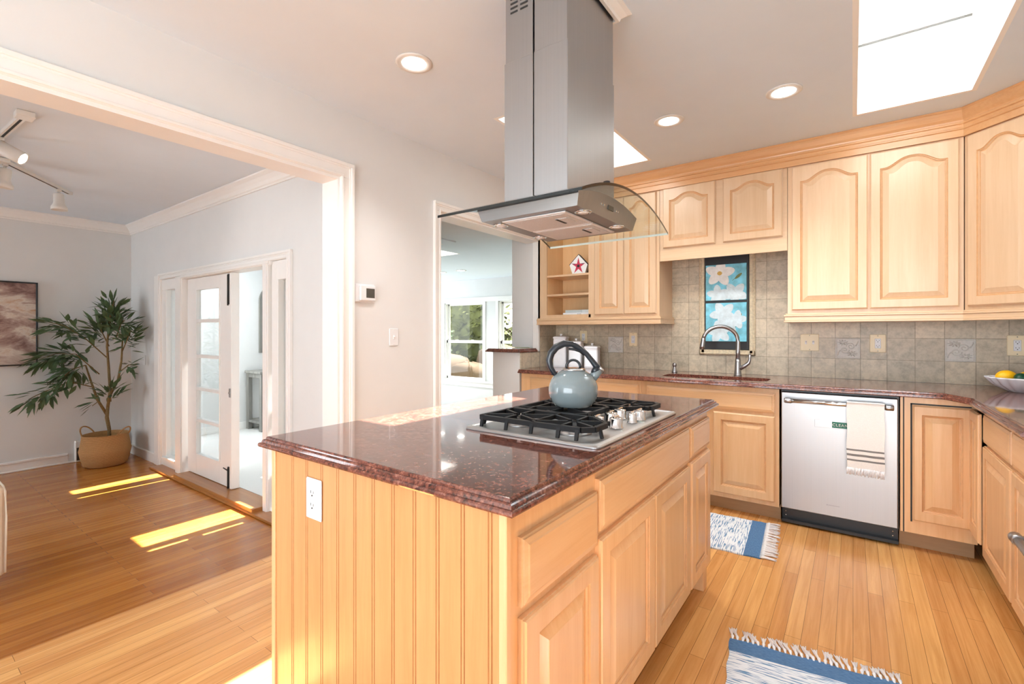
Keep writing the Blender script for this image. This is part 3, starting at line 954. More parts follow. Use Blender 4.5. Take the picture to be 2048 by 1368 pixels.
# sink hole outline
def rrect(x0, x1, y0, y1, r, n=6):
    pts = []
    for cx, cy, a0 in ((x1 - r, y0 + r, -90), (x1 - r, y1 - r, 0), (x0 + r, y1 - r, 90), (x0 + r, y0 + r, 180)):
        for i in range(n + 1):
            a = R(a0 + 90 * i / n)
            pts.append((cx + r * math.cos(a), cy + r * math.sin(a)))
    return pts
SINK = rrect(-1.20, -0.475, 3.60, 3.87, 0.07)
CZ = 0.918
ct = counter('sink_countertop', [(-2.447, 3.497), (0.41, 3.497), (0.50, 3.30), (0.50, 2.40), (1.138, 2.40), (1.138, 4.158), (-2.447, 4.158)], CZ, [1, 1, 1, 0, 0, 0, 0], SINK)
tag(ct, 'polished red granite counter with sink cutout running along the tiled wall', 'countertop')
sk = thing('kitchen_sink', 'dark red composite double bowl sink set under the granite counter', 'sink', (-0.84, 3.73, CZ - 0.034))
mb = MB()
for x0, x1 in ((-0.375, -0.005), (0.02, 0.378)):
    m_out = rrect(x0, x1, -0.145, 0.152, 0.06)
    m_in = rrect(x0 + 0.012, x1 - 0.012, -0.133, 0.14, 0.05)
    m_bot = rrect(x0 + 0.03, x1 - 0.03, -0.11, 0.12, 0.05)
    mb.loops([[(x, y, -0.19) for x, y in m_out], [(x, y, 0.0) for x, y in m_out], [(x, y, 0.0) for x, y in m_in], [(x, y, -0.16) for x, y in m_in], [(x, y, -0.175) for x, y in m_bot]], True, True)
mb.build('basin', 'granite', sk)
for x in (-0.19, 0.2):
    mb = MB()
    mb.lathe([(0.0, -0.174), (0.04, -0.174), (0.042, -0.172), (0.03, -0.1715), (0.0, -0.1725)], 20, mat=Matrix.Translation((x, 0, 0)))
    mb.build('drain', 'nickel', sk)

def base_cab(name, label, x0, x1, y_face=3.535, depth=0.615, hollow=False):
    t = thing(name, label, 'cabinet', (x0, y_face, 0))
    w = x1 - x0
    m = MB()
    if hollow:
        m.box(0, w, 0, 0.02, 0.105, 0.884); m.box(0, 0.02, 0.02, depth, 0.105, 0.884); m.box(w - 0.02, w, 0.02, depth, 0.105, 0.884); m.box(0.02, w - 0.02, 0.02, depth, 0.105, 0.13)
    else:
        m.box(0, w, 0, depth, 0.105, 0.884)
    m.build('body', 'maple', t)
    m = MB(); m.box(0, w, 0.085, 0.10, 0, 0.105); m.build('toe_kick', 'toe', t)
    return t
c = base_cab('base_cabinet', 'maple base cabinet with a drawer at the left end under the canisters', -2.445, -1.322)
add_drawer(c, 0.10, 0.715, 0.46, 0.135); add_drawer(c, 0.575, 0.715, 0.53, 0.135)
add_door(c, 0.10, 0.13, 0.46, 0.565); add_door(c, 0.575, 0.13, 0.53, 0.565)
c = base_cab('sink_cabinet', 'maple sink base cabinet with wide false drawer next to the dishwasher', -1.320, -0.392, hollow=True)
add_drawer(c, 0.044, 0.72, 0.862, 0.13); add_door(c, 0.044, 0.135, 0.43, 0.565); add_door(c, 0.522, 0.135, 0.384, 0.565)
# corner cabinet with folding door
c = base_cab('corner_cabinet', 'maple corner base cabinet with a folding raised panel door right of the dishwasher', 0.222, 0.545)
mb = MB(); mb.box(0.012, 0.018, -0.0006, 0, 0.105, 0.884); mb.box(0.045, 0.053, -0.0012, 0, 0.17, 0.848); mb.box(0.045, 0.30, -0.0012, 0, 0.840, 0.848); mb.build('door_gap', 'slot', c)
add_door(c, 0.054, 0.18, 0.25, 0.658, stile=0.04, t=0.016)
leafr = panel_door(0.215, 0.658, 0, stile=0.04, t=0.016).build('door', ['maple', 'glaze'], c, (0.304, -0.003, 0.18), (0, 0, R(-90)))
# right-hand run (faces -X): local x runs along world -Y
def right_cab(label, y_hi, y_lo, x_face=0.545):
    t = thing('base_cabinet', label, 'cabinet', (x_face, y_hi, 0), R(-90))
    w = y_hi - y_lo
    m = MB(); m.box(0, w, 0, 0.59, 0.105, 0.884); m.build('body', 'maple', t)
    m = MB(); m.box(0, w, 0.085, 0.10, 0, 0.105); m.build('toe_kick', 'toe', t)
    add_drawer(t, 0.008, 0.70, w - 0.02, 0.145); add_door(t, 0.008, 0.13, w - 0.02, 0.555)
    return t
right_cab('maple base cabinet with one drawer next to the folding corner door', 3.31, 2.78)
right_cab('maple base cabinet beside the round steel range handle', 2.775, 2.40)

# ------------------------------------------------------------------ dishwasher and towel
dw = thing('dishwasher', 'stainless steel dishwasher with a bar handle between maple cabinets', 'dishwasher', (-0.386, 3.53, 0))
mb = MB(); mb.box(0.002, 0.604, 0.045, 0.6, 0.10, 0.876); mb.build('body', 'black', dw)
mb = MB(); mb.box(0.006, 0.598, 0, 0.04, 0.112, 0.866, 0.004); mb.build('door', 'dw', dw)
mb = MB(); mb.box(0.004, 0.602, 0.07, 0.085, 0.012, 0.112); mb.box(0.004, 0.602, 0.03, 0.085, 0.012, 0.03); mb.build('kick_plate', 'black', dw)
for x in (0.03, 0.575):
    for z in (0.06, 0.085):
        mb = MB(); mb.sphere((x, 0.029, z), 0.004, n=8); mb.build('screw', 'chrome', dw)
mb = MB(); mb.tube([(0.04, -0.055, 0.818), (0.565, -0.055, 0.818)], 0.0125, 16)
hd = mb.build('handle', 'chrome', dw)
for x0, x1 in ((0.028, 0.07), (0.535, 0.577)):
    mb = MB()
    mb.tube([(x0, -0.055, 0.818), (x0 + 0.006, -0.055, 0.818), (x1 - 0.004, -0.055, 0.818), (x1, -0.055, 0.818)], [0.013, 0.0165, 0.0165, 0.013], 16)
    mb.box((x0 + x1) / 2 - 0.014, (x0 + x1) / 2 + 0.014, -0.055, 0.0, 0.806, 0.83, 0.004)
    mb.build('bracket', 'nickel', hd)
mb = MB()
for i in range(9):
    mb.box(0.262 + i * 0.0065, 0.266 + i * 0.0065, -0.0006, 0.0, 0.178, 0.183)
mb.box(0.253, 0.258, -0.0006, 0, 0.177, 0.184)
mb.build('badge', 'ink_grey', dw)

sg = thing('sliding_sign', 'small sliding sign reading CLEAN in white on green on the dishwasher door', 'sign', (-0.196, 3.5285, 0.659))
mb = MB(); mb.box(0, 0.178, -0.004, 0.0, 0, 0.047, 0.001); mb.box(0.006, 0.088, -0.005, -0.004, 0.006, 0.041, mi=0); mb.build('frame', 'dw', sg)
mb = MB(); mb.box(0.091, 0.174, -0.0052, -0.004, 0.005, 0.042); mb.build('slider', 'green', sg)
cu = bpy.data.curves.new('lettering', 'FONT'); cu.body = 'CLEAN'; cu.size = 0.0235; cu.align_x = 'CENTER'; cu.space_character = 1.15; cu.extrude = 0.0003
cu.materials.append(M['ink_white'])
txc = bpy.data.objects.new('lettering_curve', cu); COL.objects.link(txc); bpy.context.view_layer.update()
txm = bpy.data.meshes.new_from_object(txc.evaluated_get(bpy.context.evaluated_depsgraph_get())); bpy.data.objects.remove(txc)
tx = bpy.data.objects.new('lettering', txm); COL.objects.link(tx); tx.parent = sg; tx.location = (0.1325, -0.0056, 0.0155); tx.rotation_euler = (R(90), 0, 0)

tw = thing('dish_towel', 'white waffle dish towel with grey stripes and fringe hung over the dishwasher handle', 'towel', (-0.030, 3.475, 0.835))
def towel(w, drop_f, drop_b):
    m = MB()
    path = []
    nf = 28
    for i in range(nf + 1):
        path.append((-0.019 - 0.004 * math.sin(i / nf * 5), -drop_f * (1 - i / nf)))
    for i in range(1, 10):
        a = math.pi * i / 10
        path.append((-0.019 * math.cos(a), 0.0 + 0.006 * math.sin(a)))
    for i in range(1, 9):
        path.append((0.017, -drop_b * i / 8))
    rings = []
    nx = 14
    for t_ in (0, 0.003):
        for (y, z) in path:
            rings.append([(w * k / nx + 0.002 * math.sin(z * 30), y - t_ + 0.0025 * math.sin(k * 0.9 + z * 14) * min(1, abs(z) * 6), z) for k in range(nx + 1)])
    n = len(path)
    m.loops(rings[:n], False, False, smooth=True, closed=False)
    m.loops(rings[n:], False, False, smooth=True, closed=False)
    return m
towel(0.178, 0.385, 0.3).build('cloth', 'towel', tw)
mb = MB()
for k in range(60):
    x = 0.178 * (k + 0.5) / 60 + 0.001
    yy = -0.021 + random.uniform(-0.003, 0.003)
    mb.tube([(x, yy, -0.383), (x + random.uniform(-.003, .003), yy - 0.002, -0.40), (x + random.uniform(-.006, .004) - 0.003, yy - random.uniform(0, .006), -0.418 - random.uniform(0, .012))], 0.0022, 5)
mb.build('fringe', 'cotton', tw)

# range at the right edge: only its handle end shows
rg = thing('kitchen_range', 'stainless range mostly out of view, only its round bar handle end showing', 'range', (0.56, 2.385, 0), R(-90))
mb = MB(); mb.box(0, 0.76, 0.0, 0.57, 0.10, 0.91, 0.004); mb.box(0.02, 0.74, 0.06, 0.55, 0, 0.10); mb.build('body', 'steel_x', rg)
mb = MB(); mb.box(0.01, 0.75, -0.02, 0, 0.60, 0.86, 0.004); mb.box(0.01, 0.75, -0.02, 0, 0.12, 0.59, 0.004); mb.build('door', 'steel_x', rg)
mb = MB(); mb.tube([(0.045, -0.105, 0.545), (0.715, -0.105, 0.545)], 0.014, 16)
hd = mb.build('handle', 'nickel', rg)
for x in (0.06, 0.70):
    mb = MB(); mb.tube([(x - 0.025, -0.105, 0.545), (x - 0.02, -0.105, 0.545), (x + 0.015, -0.105, 0.545), (x + 0.02, -0.105, 0.545)], [0.015, 0.019, 0.019, 0.016], 16); mb.box(x - 0.012, x + 0.012, -0.105, -0.02, 0.533, 0.557, 0.003)
    mb.build('bracket', 'nickel', hd)

# ------------------------------------------------------------------ wall cabinets
UY = 3.82
def wall_cab_rail(m, x0, x1, ret_l=True, ret_r=True):
    for (z0, z1, out) in ((1.322, 1.334, 0.030), (1.334, 1.362, 0.024), (1.362, 1.374, 0.030), (1.374, 1.384, 0.018)):
        m.box(x0 - (out * 0.7 if ret_l else 0), x1 + (out * 0.7 if ret_r else 0), UY - out, 4.155, z0, z1, 0.002)

u = thing('wall_cabinet', 'maple wall cabinet with open shelves and two arched doors left of the window art', 'cabinet', (0, 0, 0))
ux0, ux1 = -2.4475, -1.277
mb = MB()
mb.box(-1.893, ux1, UY, 4.155, 1.384, 2.43)
mb.box(ux0, ux0 + 0.095, UY, UY + 0.02, 1.384, 2.43); mb.box(ux0, ux0 + 0.02, UY, 4.155, 1.384, 2.43)
mb.box(ux0, -1.893, UY, UY + 0.02, 2.30, 2.43); mb.box(ux0 + .095, -1.893, UY, UY + 0.02, 1.384, 1.415)
mb.box(-1.915, -1.893, UY, 4.155, 1.384, 2.43)
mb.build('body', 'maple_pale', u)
mb = MB(); mb.box(ux0 + 0.02, -1.915, 4.13, 4.154, 1.384, 2.43); mb.box(ux0 + 0.02, -1.915, UY + 0.02, 4.13, 1.392, 1.41); mb.box(ux0 + .02, -1.915, UY + .02, 4.13, 2.41, 2.43)
mb.box(ux0 + 0.02, ux0 + 0.095, UY + 0.02, 4.13, 1.41, 2.41)
mb.build('interior', 'maple_in', u)
for z in (1.590, 1.768):
    mb = MB(); mb.box(ux0 + 0.096, -1.916, UY + 0.004, 4.128, z, z + 0.019, 0.002); mb.build('shelf', 'maple_lit_x', u)
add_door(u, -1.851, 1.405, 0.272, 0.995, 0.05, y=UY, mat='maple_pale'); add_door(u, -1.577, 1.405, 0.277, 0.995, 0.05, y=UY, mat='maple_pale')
mb = MB(); wall_cab_rail(mb, ux0, ux1, False, True); mb.build('light_rail', 'maple_lit_x', u)

u = thing('wall_cabinet', 'short maple cabinet with two arched doors and a plain valance over the sink', 'cabinet', (0, 0, 0))
mb = MB(); mb.box(-1.274, -0.374, UY, 4.155, 1.912, 2.43); mb.build('body', 'maple_lit_x', u)
mb = MB(); mb.box(-1.274, -0.374, UY, UY + 0.02, 1.828, 1.912); mb.build('valance', 'maple_lit_x', u)
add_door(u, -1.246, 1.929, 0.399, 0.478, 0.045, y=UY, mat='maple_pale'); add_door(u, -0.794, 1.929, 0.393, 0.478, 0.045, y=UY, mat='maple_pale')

u = thing('wall_cabinet', 'tall maple wall cabinet with two arched doors above the dishwasher', 'cabinet', (0, 0, 0))
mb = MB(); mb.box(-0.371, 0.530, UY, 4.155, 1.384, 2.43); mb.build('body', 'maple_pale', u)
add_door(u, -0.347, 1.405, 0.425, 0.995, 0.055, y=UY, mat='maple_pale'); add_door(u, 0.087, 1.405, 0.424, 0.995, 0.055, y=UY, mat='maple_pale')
mb = MB(); wall_cab_rail(mb, -0.371, 0.528, True, False); mb.build('light_rail', 'maple_lit_x', u)

u = thing('wall_cabinet', 'diagonal maple corner cabinet with one arched door at the right edge', 'cabinet', (0.535, UY, 0), R(-45))
mb = MB()
cut = 0.389
inv = Matrix.Rotation(R(45), 4, 'Z') @ Matrix.Translation((-0.535, -UY, 0))
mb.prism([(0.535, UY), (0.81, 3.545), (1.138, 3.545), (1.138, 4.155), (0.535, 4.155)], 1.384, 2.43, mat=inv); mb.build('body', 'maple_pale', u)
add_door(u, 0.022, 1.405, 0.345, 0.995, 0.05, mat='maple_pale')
mb = MB()
for (z0, z1, out) in ((1.322, 1.334, 0.030), (1.334, 1.362, 0.024), (1.362, 1.374, 0.030), (1.374, 1.384, 0.018)):
    mb.box(0.003, cut, -out, 0.05, z0, z1, 0.002)
mb.build('light_rail', 'maple_lit_x', u)

CR = [(0.0, 0.0), (0.052, 0.0), (0.052, 0.008), (0.047, 0.014), (0.046, 0.03), (0.036, 0.052), (0.026, 0.066), (0.024, 0.074), (0.030, 0.078), (0.030, 0.088), (0.022, 0.092), (0.022, 0.108), (0.027, 0.112), (0.027, 0.118), (0.020, 0.122), (0.020, 0.160), (0.0, 0.160)]
mb = MB(); crown(mb, [(0.81, 3.545), (0.535, UY - 0.001), (-2.442, UY - 0.001)], KC - 0.001, [(-a if False else a, b) for a, b in CR])
cm = mb.build('crown_molding', 'crown'); tag(cm, 'stepped maple crown molding along the top of the wall cabinets', 'molding')
mb = MB(); mb.box(-2.442, 0.53, UY + 0.002, UY + 0.02, 2.431, KC - 0.002); o2 = mb.build('frieze', 'crown', cm)

# ------------------------------------------------------------------ tiled wall, plates and relief tiles
mb = MB()
mb.box(-2.449, 1.139, 4.157, 4.169, CZ + 0.001, 1.95)
mb.box(-2.4515, -2.4485, 3.856, 4.157, CZ + 0.001, 1.40)
mb.box(-2.4605, -2.4500, 3.535, 3.85, CZ + 0.001, 1.066)
bs_ = struct(mb.build('wall_tile_backsplash', 'tile'))

def relief(label, x, z):
    t = thing('relief_tile', label, 'tile', (x, 4.156, z), 0, 'carved relief tiles in the backsplash')
    m = MB(); s = 0.147
    m.loops([[(i, y, i), (s - i, y, i), (s - i, y, s - i), (i, y, s - i)] for i, y in ((0, 0.0), (0, -0.004), (0.003, -0.007), (0.008, -0.007), (0.010, -0.003))], True, True)
    m.build('tile_plate', 'relief', t)
    m = MB()
    def spiral(cx, cz, r0, r1, a0, turns, sgn):
        return [(cx + (r0 + (r1 - r0) * i / 26) * math.cos(a0 + sgn * turns * 2 * math.pi * i / 26), -0.0045, cz + (r0 + (r1 - r0) * i / 26) * math.sin(a0 + sgn * turns * 2 * math.pi * i / 26)) for i in range(27)]
    m.tube(spiral(0.092, 0.088, 0.004, 0.026, 0, 1.5, 1), 0.0035, 6); m.tube(spiral(0.056, 0.062, 0.004, 0.026, math.pi, 1.5, 1), 0.0035, 6)
    m.tube([(0.118, -0.0045, 0.09), (0.128, -0.0045, 0.105), (0.134, -0.0045, 0.125)], 0.0035, 6); m.tube([(0.03, -0.0045, 0.06), (0.02, -0.0045, 0.045), (0.014, -0.0045, 0.022)], 0.0035, 6)
    for cx, cz in ((0.045, 0.115), (0.1, 0.035)):
        for k in range(9):
            a = k * 2 * math.pi / 9 + 0.3
            m.tube([(cx + 0.008 * math.cos(a), -0.004, cz + 0.006 * math.sin(a)), (cx + 0.02 * math.cos(a), -0.006, cz + 0.014 * math.sin(a)), (cx + 0.032 * math.cos(a), -0.0035, cz + 0.02 * math.sin(a))], [0.002, 0.005, 0.001], 6)
    m.build('carving', 'relief', t)
    return t
r0 = relief('pale carved scroll tile set in the backsplash right of the white canisters', -1.8745, 1.0635)
dup(r0, (-0.1045, 4.156, 1.0635), 'pale carved scroll tile between the almond double switch and the outlet')
dup(r0, (0.4855, 4.156, 1.0635), 'pale carved scroll tile between the two right almond outlets, above the folding corner door')

def outlet(label, loc, rz=0, mat='almond', w=0.078, h=0.125, toggles=0, scale=1, ins='white_plastic', group=None, name='wall_outlet', cat='outlet'):
    t = thing(name, label, cat, loc, rz, group)
    m = MB(); m.box(-w / 2, w / 2, -0.006, 0, -h / 2, h / 2, 0.003); m.build('plate', mat, t)
    if toggles:
        for i in range(toggles):
            m = MB()
            x = (i - (toggles - 1) / 2) * 0.046
            m.box(x - 0.006, x + 0.006, -0.008, -0.005, -0.013, 0.013, 0.001); m.box(x - 0.004, x + 0.004, -0.019, -0.006, 0.0, 0.009, 0.002)
            m.build('toggle', mat if ins is None else ins, t)
    else:
        m = MB(); m.box(-0.017, 0.017, -0.009, -0.005, -0.034, 0.034, 0.002)
        rec = m.build('receptacle', ins, t)
        m = MB()
        for z in (-0.018, 0.018):
            m.box(-0.008, -0.006, -0.0095, -0.008, z, z + 0.008); m.box(0.006, 0.008, -0.0095, -0.008, z, z + 0.007); m.sphere((0, -0.009, z - 0.006), 0.0026, n=8)
        m.build('slot', 'slot', rec)
    for z in (-h * 0.42, h * 0.42):
        m = MB(); m.sphere((0, -0.006, z), 0.003, n=8); m.build('screw', 'steel_dark' if mat == 'almond' else mat, t)
    return t
outlet('almond outlet on the tiles behind the white canisters', (-2.135, 4.156, 1.205))
outlet('almond outlet just right of the leftmost carved tile', (-1.63, 4.156, 1.187))
outlet('almond double switch plate on the tiles right of the window art', (-0.262, 4.156, 1.177), w=0.117, toggles=2, ins='white_plastic', name='light_switch', cat='switch')
outlet('almond outlet on the tiles above the right half of the dishwasher', (0.14, 4.156, 1.175), w=0.09)
outlet('almond outlet on the tiles above the fruit bowl', (0.815, 4.156, 1.172), w=0.09)
outlet('white outlet on the beadboard end of the island', (-1.263, 0.7755, 0.772), mat='white_plastic', w=0.076, h=0.118)
outlet('white dimmer switch on the wall right of the thermostat', (-2.4495, 2.063, 1.221), R(90), 'white_plastic', 0.075, 0.115, 1, name='light_switch', cat='switch')
outlet('grey-white switch plate on the wall behind the potted tree', (-6.57, 1.9085, 0.935), 0, 'wall', 0.16, 0.115, 3, ins='wall', name='light_switch', cat='switch')

t = thing('thermostat', 'white square thermostat with a grey screen on the kitchen wall', 'thermostat', (-2.4495, 1.835, 1.4935), R(90))
mb = MB(); mb.box(-0.072, 0.072, -0.008, 0, -0.057, 0.057, 0.004); mb.build('back_plate', 'white_plastic', t)
mb = MB(); mb.box(-0.048, 0.066, -0.027, -0.008, -0.046, 0.048, 0.006, seg=2); bd = mb.build('body', 'white_plastic', t)
mb = MB(); mb.box(-0.006, 0.056, -0.028, -0.026, -0.028, 0.030); mb.build('screen', 'screen', bd)

# ------------------------------------------------------------------ framed flower canvases over the sink
t = thing('stone_frame', 'tumbled stone molding framing the black board over the sink', 'frame', (0, 4.156, 0))
mb = MB()
for (x0, x1, z0, z1) in ((-1.05, -1.006, 1.065, 1.90), (-0.668, -0.624, 1.065, 1.90), (-1.05, -0.624, 1.065, 1.110)):
    mb.box(x0, x1, -0.014, 0, z0, z1, 0.004)
for (x0, x1, z0, z1) in ((-1.043, -1.030, 1.075, 1.90), (-0.645, -0.632, 1.075, 1.90), (-1.043, -0.632, 1.072, 1.085)):
    mb.box(x0, x1, -0.021, -0.01, z0, z1, 0.004)
mb.build('molding', 'stone_trim', t)
mb = MB(); mb.box(-1.004, -0.670, 4.140, 4.1555, 1.112, 1.90, 0.002)
tag(mb.build('backing_board', 'black_matte'), 'narrow black board inside the stone frame over the sink', 'board')
def canvas(label, z0, z1, flowers, stems):
    t = thing('canvas', label, 'painting', (-0.838, 4.1395, (z0 + z1) / 2), 0, 'flower canvases over the sink')
    h = (z1 - z0) / 2; w = 0.154
    m = MB(); m.box(-w, w, -0.016, 0, -h, h, 0.002); m.build('ground', 'art_blue', t)
    m = MB()
    def disc(cx, cz, rx, rz, rot, y, mi):
        pts = []
        for i in range(18):
            a = 2 * math.pi * i / 18
            px = rx * math.cos(a) * (1 + 0.12 * math.cos(2 * a)); pz = rz * math.sin(a)
            qx = cx + px * math.cos(rot) - pz * math.sin(rot); qz = cz + px * math.sin(rot) + pz * math.cos(rot)
            pts.append((max(-w + .001, min(w - .001, qx)), max(-h + .001, min(h - .001, qz))))
        m.prism(pts, y, y + 0.0012, 'y', mi)
    for k, (cx, cz, r, n, ph, dim) in enumerate(flowers):
        y = -0.0172 - 0.0006 * k
        for i in range(n):
            a = ph + 2 * math.pi * i / n
            disc(cx + r * 0.55 * math.cos(a), cz + r * 0.5 * math.sin(a), r * 0.55, r * 0.38, a, y - 0.0001 * i, 1 if dim else 0)
        if not dim:
            disc(cx, cz, r * 0.17, r * 0.17, 0, y - 0.0012, 2)
    for st in stems:
        m.tube([(x, -0.0165, z) for x, z in st], 0.0016, 5, 3)
    disc(0.095, 0.045, 0.03, 0.011, 0.7, -0.0172, 3)
    m.build('flower', ['art_petal', 'art_petal_dim', 'art_gold', 'art_stem'], t)
    return t
canvas('white dogwood flower on turquoise canvas, upper of the two over the sink', 1.513, 1.805, [(-0.06, -0.10, 0.075, 5, 0.4, True), (0.07, -0.095, 0.085, 5, 0.9, True), (-0.045, 0.075, 0.1, 5, 0.2, False)], [[(0.0, -0.02), (0.06, -0.06), (0.10, -0.12)], [(0.05, 0.01), (0.1, 0.055)]])
canvas('pale dogwood flowers on turquoise canvas, lower of the two behind the faucet', 1.178, 1.492, [(-0.05, -0.08, 0.085, 5, 0.5, True), (0.08, 0.02, 0.07, 5, 0.1, True), (-0.02, 0.07, 0.09, 5, 0.8, True), (0.02, -0.02, 0.075, 5, 0.3, True)], [[(0.04, -0.06), (0.09, -0.03), (0.13, 0.02)]])

# ------------------------------------------------------------------ faucet, soap pump, canisters, bowl
t = thing('kitchen_faucet', 'brushed gooseneck pull-down faucet with side lever behind the sink', 'faucet', (-0.722, 3.985, CZ))
mb = MB(); mb.lathe([(0, 0), (0.029, 0), (0.029, 0.004), (0.026, 0.012), (0.0225, 0.06), (0.021, 0.10), (0.019, 0.13), (0, 0.13)], 24); mb.build('body', 'nickel', t)
pth = [(0, 0, 0.12), (0, 0, 0.18), (0, 0, 0.26)]
cx, rr = -0.115, 0.115
for i in range(1, 15):
    a = math.pi * i / 15 * 1.02
    pth.append((-rr + rr * math.cos(a), (-rr + rr * math.cos(a)) * 0.45, 0.27 + rr * 0.95 * math.sin(a)))
mb = MB(); mb.tube(pth, [0.0165] * 3 + [0.0145] * 14, 14); mb.build('spout', 'nickel', t)
e0 = Vector(pth[-1]); dr = Vector((-0.12, -0.054, -1)).normalized()
mb = MB(); mb.tube([e0 - dr * 0.005, e0 + dr * 0.01, e0 + dr * 0.06, e0 + dr * 0.085], [0.0155, 0.0165, 0.019, 0.0195], 14); sp_ = mb.build('spray_head', 'nickel', t)
mb = MB(); mb.tube([e0 + dr * 0.086, e0 + dr * 0.089], 0.015, 14); mb.build('nozzle', 'black', sp_)
mb = MB(); mb.tube([(0.012, 0, 0.055), (0.045, 0.0, 0.075), (0.075, 0.0, 0.10), (0.083, 0.0, 0.125), (0.085, 0.0, 0.17)], [0.017, 0.015, 0.013, 0.010, 0.008], 12); mb.build('lever', 'nickel', t)

t = thing('soap_dispenser', 'small metal soap pump at the left end of the sink', 'soap dispenser', (-1.21, 4.0, CZ))
mb = MB(); mb.lathe([(0, 0), (0.022, 0), (0.022, 0.004), (0.018, 0.02), (0.0145, 0.035), (0.013, 0.04), (0.013, 0.045), (0, 0.045)], 20); mb.build('base', 'nickel', t)
mb = MB(); mb.lathe([(0, 0.045), (0.012, 0.045), (0.0185, 0.055), (0.0175, 0.07), (0.011, 0.078), (0, 0.08)], 20); mb.tube([(0, 0, 0.064), (0.0, -0.022, 0.067)], 0.006, 8); mb.build('pump', 'nickel', t)

def canister(label, loc, rz, s, h):
    t = thing('canister', label, 'canister', loc, rz, 'white square canisters on the counter')
    m = MB()
    def sq(r, z, c=0.012):
        return [(x, y, z) for x, y in rrect(-r, r, -r, r, c, 3)]
    m.loops([sq(s * 0.94, 0), sq(s * 0.97, 0.004), sq(s, 0.02), sq(s * 0.98, h - 0.02), sq(s * 0.94, h)], True, True)
    m.build('jar', 'white_ceramic', t)
    m = MB(); m.loops([sq(s * 0.96, h + 0.0005), sq(s * 1.03, h + 0.002), sq(s * 1.03, h + 0.014), sq(s * 0.92, h + 0.022), sq(s * 0.5, h + 0.027)], True, True)
    ld = m.build('lid', 'white_ceramic', t)
    m = MB(); m.lathe([(0, h + 0.026), (0.010, h + 0.026), (0.009, h + 0.032), (0.014, h + 0.038), (0.013, h + 0.046), (0, h + 0.049)], 16); m.build('knob', 'white_ceramic', ld)
    return t
canister('tallest white square canister, leftmost behind the kettle', (-2.285, 3.975, CZ), R(14), 0.064, 0.272)
canister('middle-height white square canister, between the other two behind the kettle', (-2.125, 3.985, CZ), R(14), 0.062, 0.228)
canister('shortest white square canister, rightmost behind the kettle', (-1.965, 3.995, CZ), R(14), 0.064, 0.186)

t = thing('fruit_bowl', 'white scalloped bowl of citrus on the counter at the right edge', 'bowl', (0.775, 3.82, CZ))
mb = MB()
wv = lambda a, r, z: 1 + (0.045 * math.cos(18 * a) if r > 0.07 else 0)
mb.lathe([(0, 0.0), (0.06, 0.0), (0.068, 0.004), (0.085, 0.014), (0.125, 0.042), (0.15, 0.074), (0.155, 0.082), (0.150, 0.083), (0.144, 0.076), (0.118, 0.048), (0.08, 0.022), (0.05, 0.012), (0, 0.010)], 108, wave=wv)
mb.build('shell', 'bowl', t)
def fruit(name, label, loc, r, el, mat, rz, tip=0.2):
    m = MB()
    prof = []
    for i in range(15):
        a = math.pi * i / 14
        z = -math.cos(a)
        prof.append((r * math.sin(a) ** 0.9, r * el * (z + (tip * (abs(z) ** 7) * (1 if z > 0 else -0.6)))))
    m.lathe(prof, 20, mat=Matrix.Rotation(rz, 4, 'Z') @ Matrix.Rotation(R(82), 4, 'Y'))
    o_ = m.build(name, mat, None, loc)
    return tag(o_, label, name.split('_')[0])
zb = CZ
fruit('lemon', 'yellow lemon at the left rim of the fruit bowl', (0.70, 3.80, zb + 0.088), 0.033, 1.25, 'lemon', R(20))
fruit('lemon', 'yellow lemon at the back of the bowl behind the limes', (0.80, 3.86, zb + 0.082), 0.033, 1.3, 'lemon', R(-30))
fruit('lime', 'dark green lime in front between the two lemons', (0.752, 3.762, zb + 0.082), 0.028, 1.15, 'lime_dark', R(60))
fruit('lime', 'light green lime at the right side of the fruit bowl', (0.826, 3.775, zb + 0.08), 0.029, 1.15, 'lime', R(10))

# ------------------------------------------------------------------ things in the open shelves
t = thing('birdhouse', 'white pentagon birdhouse with a red star on the upper open shelf', 'birdhouse', (-2.06, 3.93, 1.7875), R(12))
pent = [(-0.055, 0.0), (0.062, 0.0), (0.088, 0.085), (0.003, 0.178), (-0.082, 0.085)]
mb = MB(); mb.prism(pent, -0.05, 0.0, 'y'); bd = mb.build('front', 'white_wood', t)
star = []
for i in range(10):
    a = math.pi / 2 + math.pi * i / 5
    r = (0.078 if i % 2 == 0 else 0.026)
    star.append((0.002 + r * math.cos(a) * 0.86, 0.075 + r * math.sin(a)))
mb = MB()
for i in range(5):
    q = [star[(2 * i - 1) % 10], star[2 * i], star[(2 * i + 1) % 10], (0.002, 0.075)]
    mb.prism(q, -0.0525, -0.0505, 'y', 0)
for i in (1, 4):
    tip_ = Vector(star[2 * i]); c_ = Vector((0.002, 0.075)); a_ = Vector(star[(2 * i + (1 if i == 4 else -1)) % 10])
    mb.prism([tuple(tip_), tuple(tip_.lerp(c_, 0.45)), tuple(tip_.lerp(a_, 0.7))], -0.0535, -0.0526, 'y', 1)
mb.build('star', ['red', 'navy'], bd)
mb = MB(); mb.lathe([(0, 0), (0.013, 0), (0.013, 0.003), (0, 0.003)], 18, mat=Matrix.Translation((0.002, -0.0535, 0.075)) @ Matrix.Rotation(R(90), 4, 'X')); mb.build('entry_hole', 'slot', bd)
mb = MB(); mb.prism([(-0.05, 0.0), (0.058, 0.0), (0.088, 0.06), (0.04, 0.12), (-0.04, 0.12), (-0.075, 0.06)], 0.0, 0.06, 'y'); mb.build('back_box', 'brown_wood', t)
mb = MB(); mb.prism([(0.003, 0.178), (0.09, 0.083), (0.094, 0.086), (0.003, 0.184), (-0.088, 0.086), (-0.084, 0.083)], -0.052, 0.02, 'y'); mb.build('roof', 'slot', t)

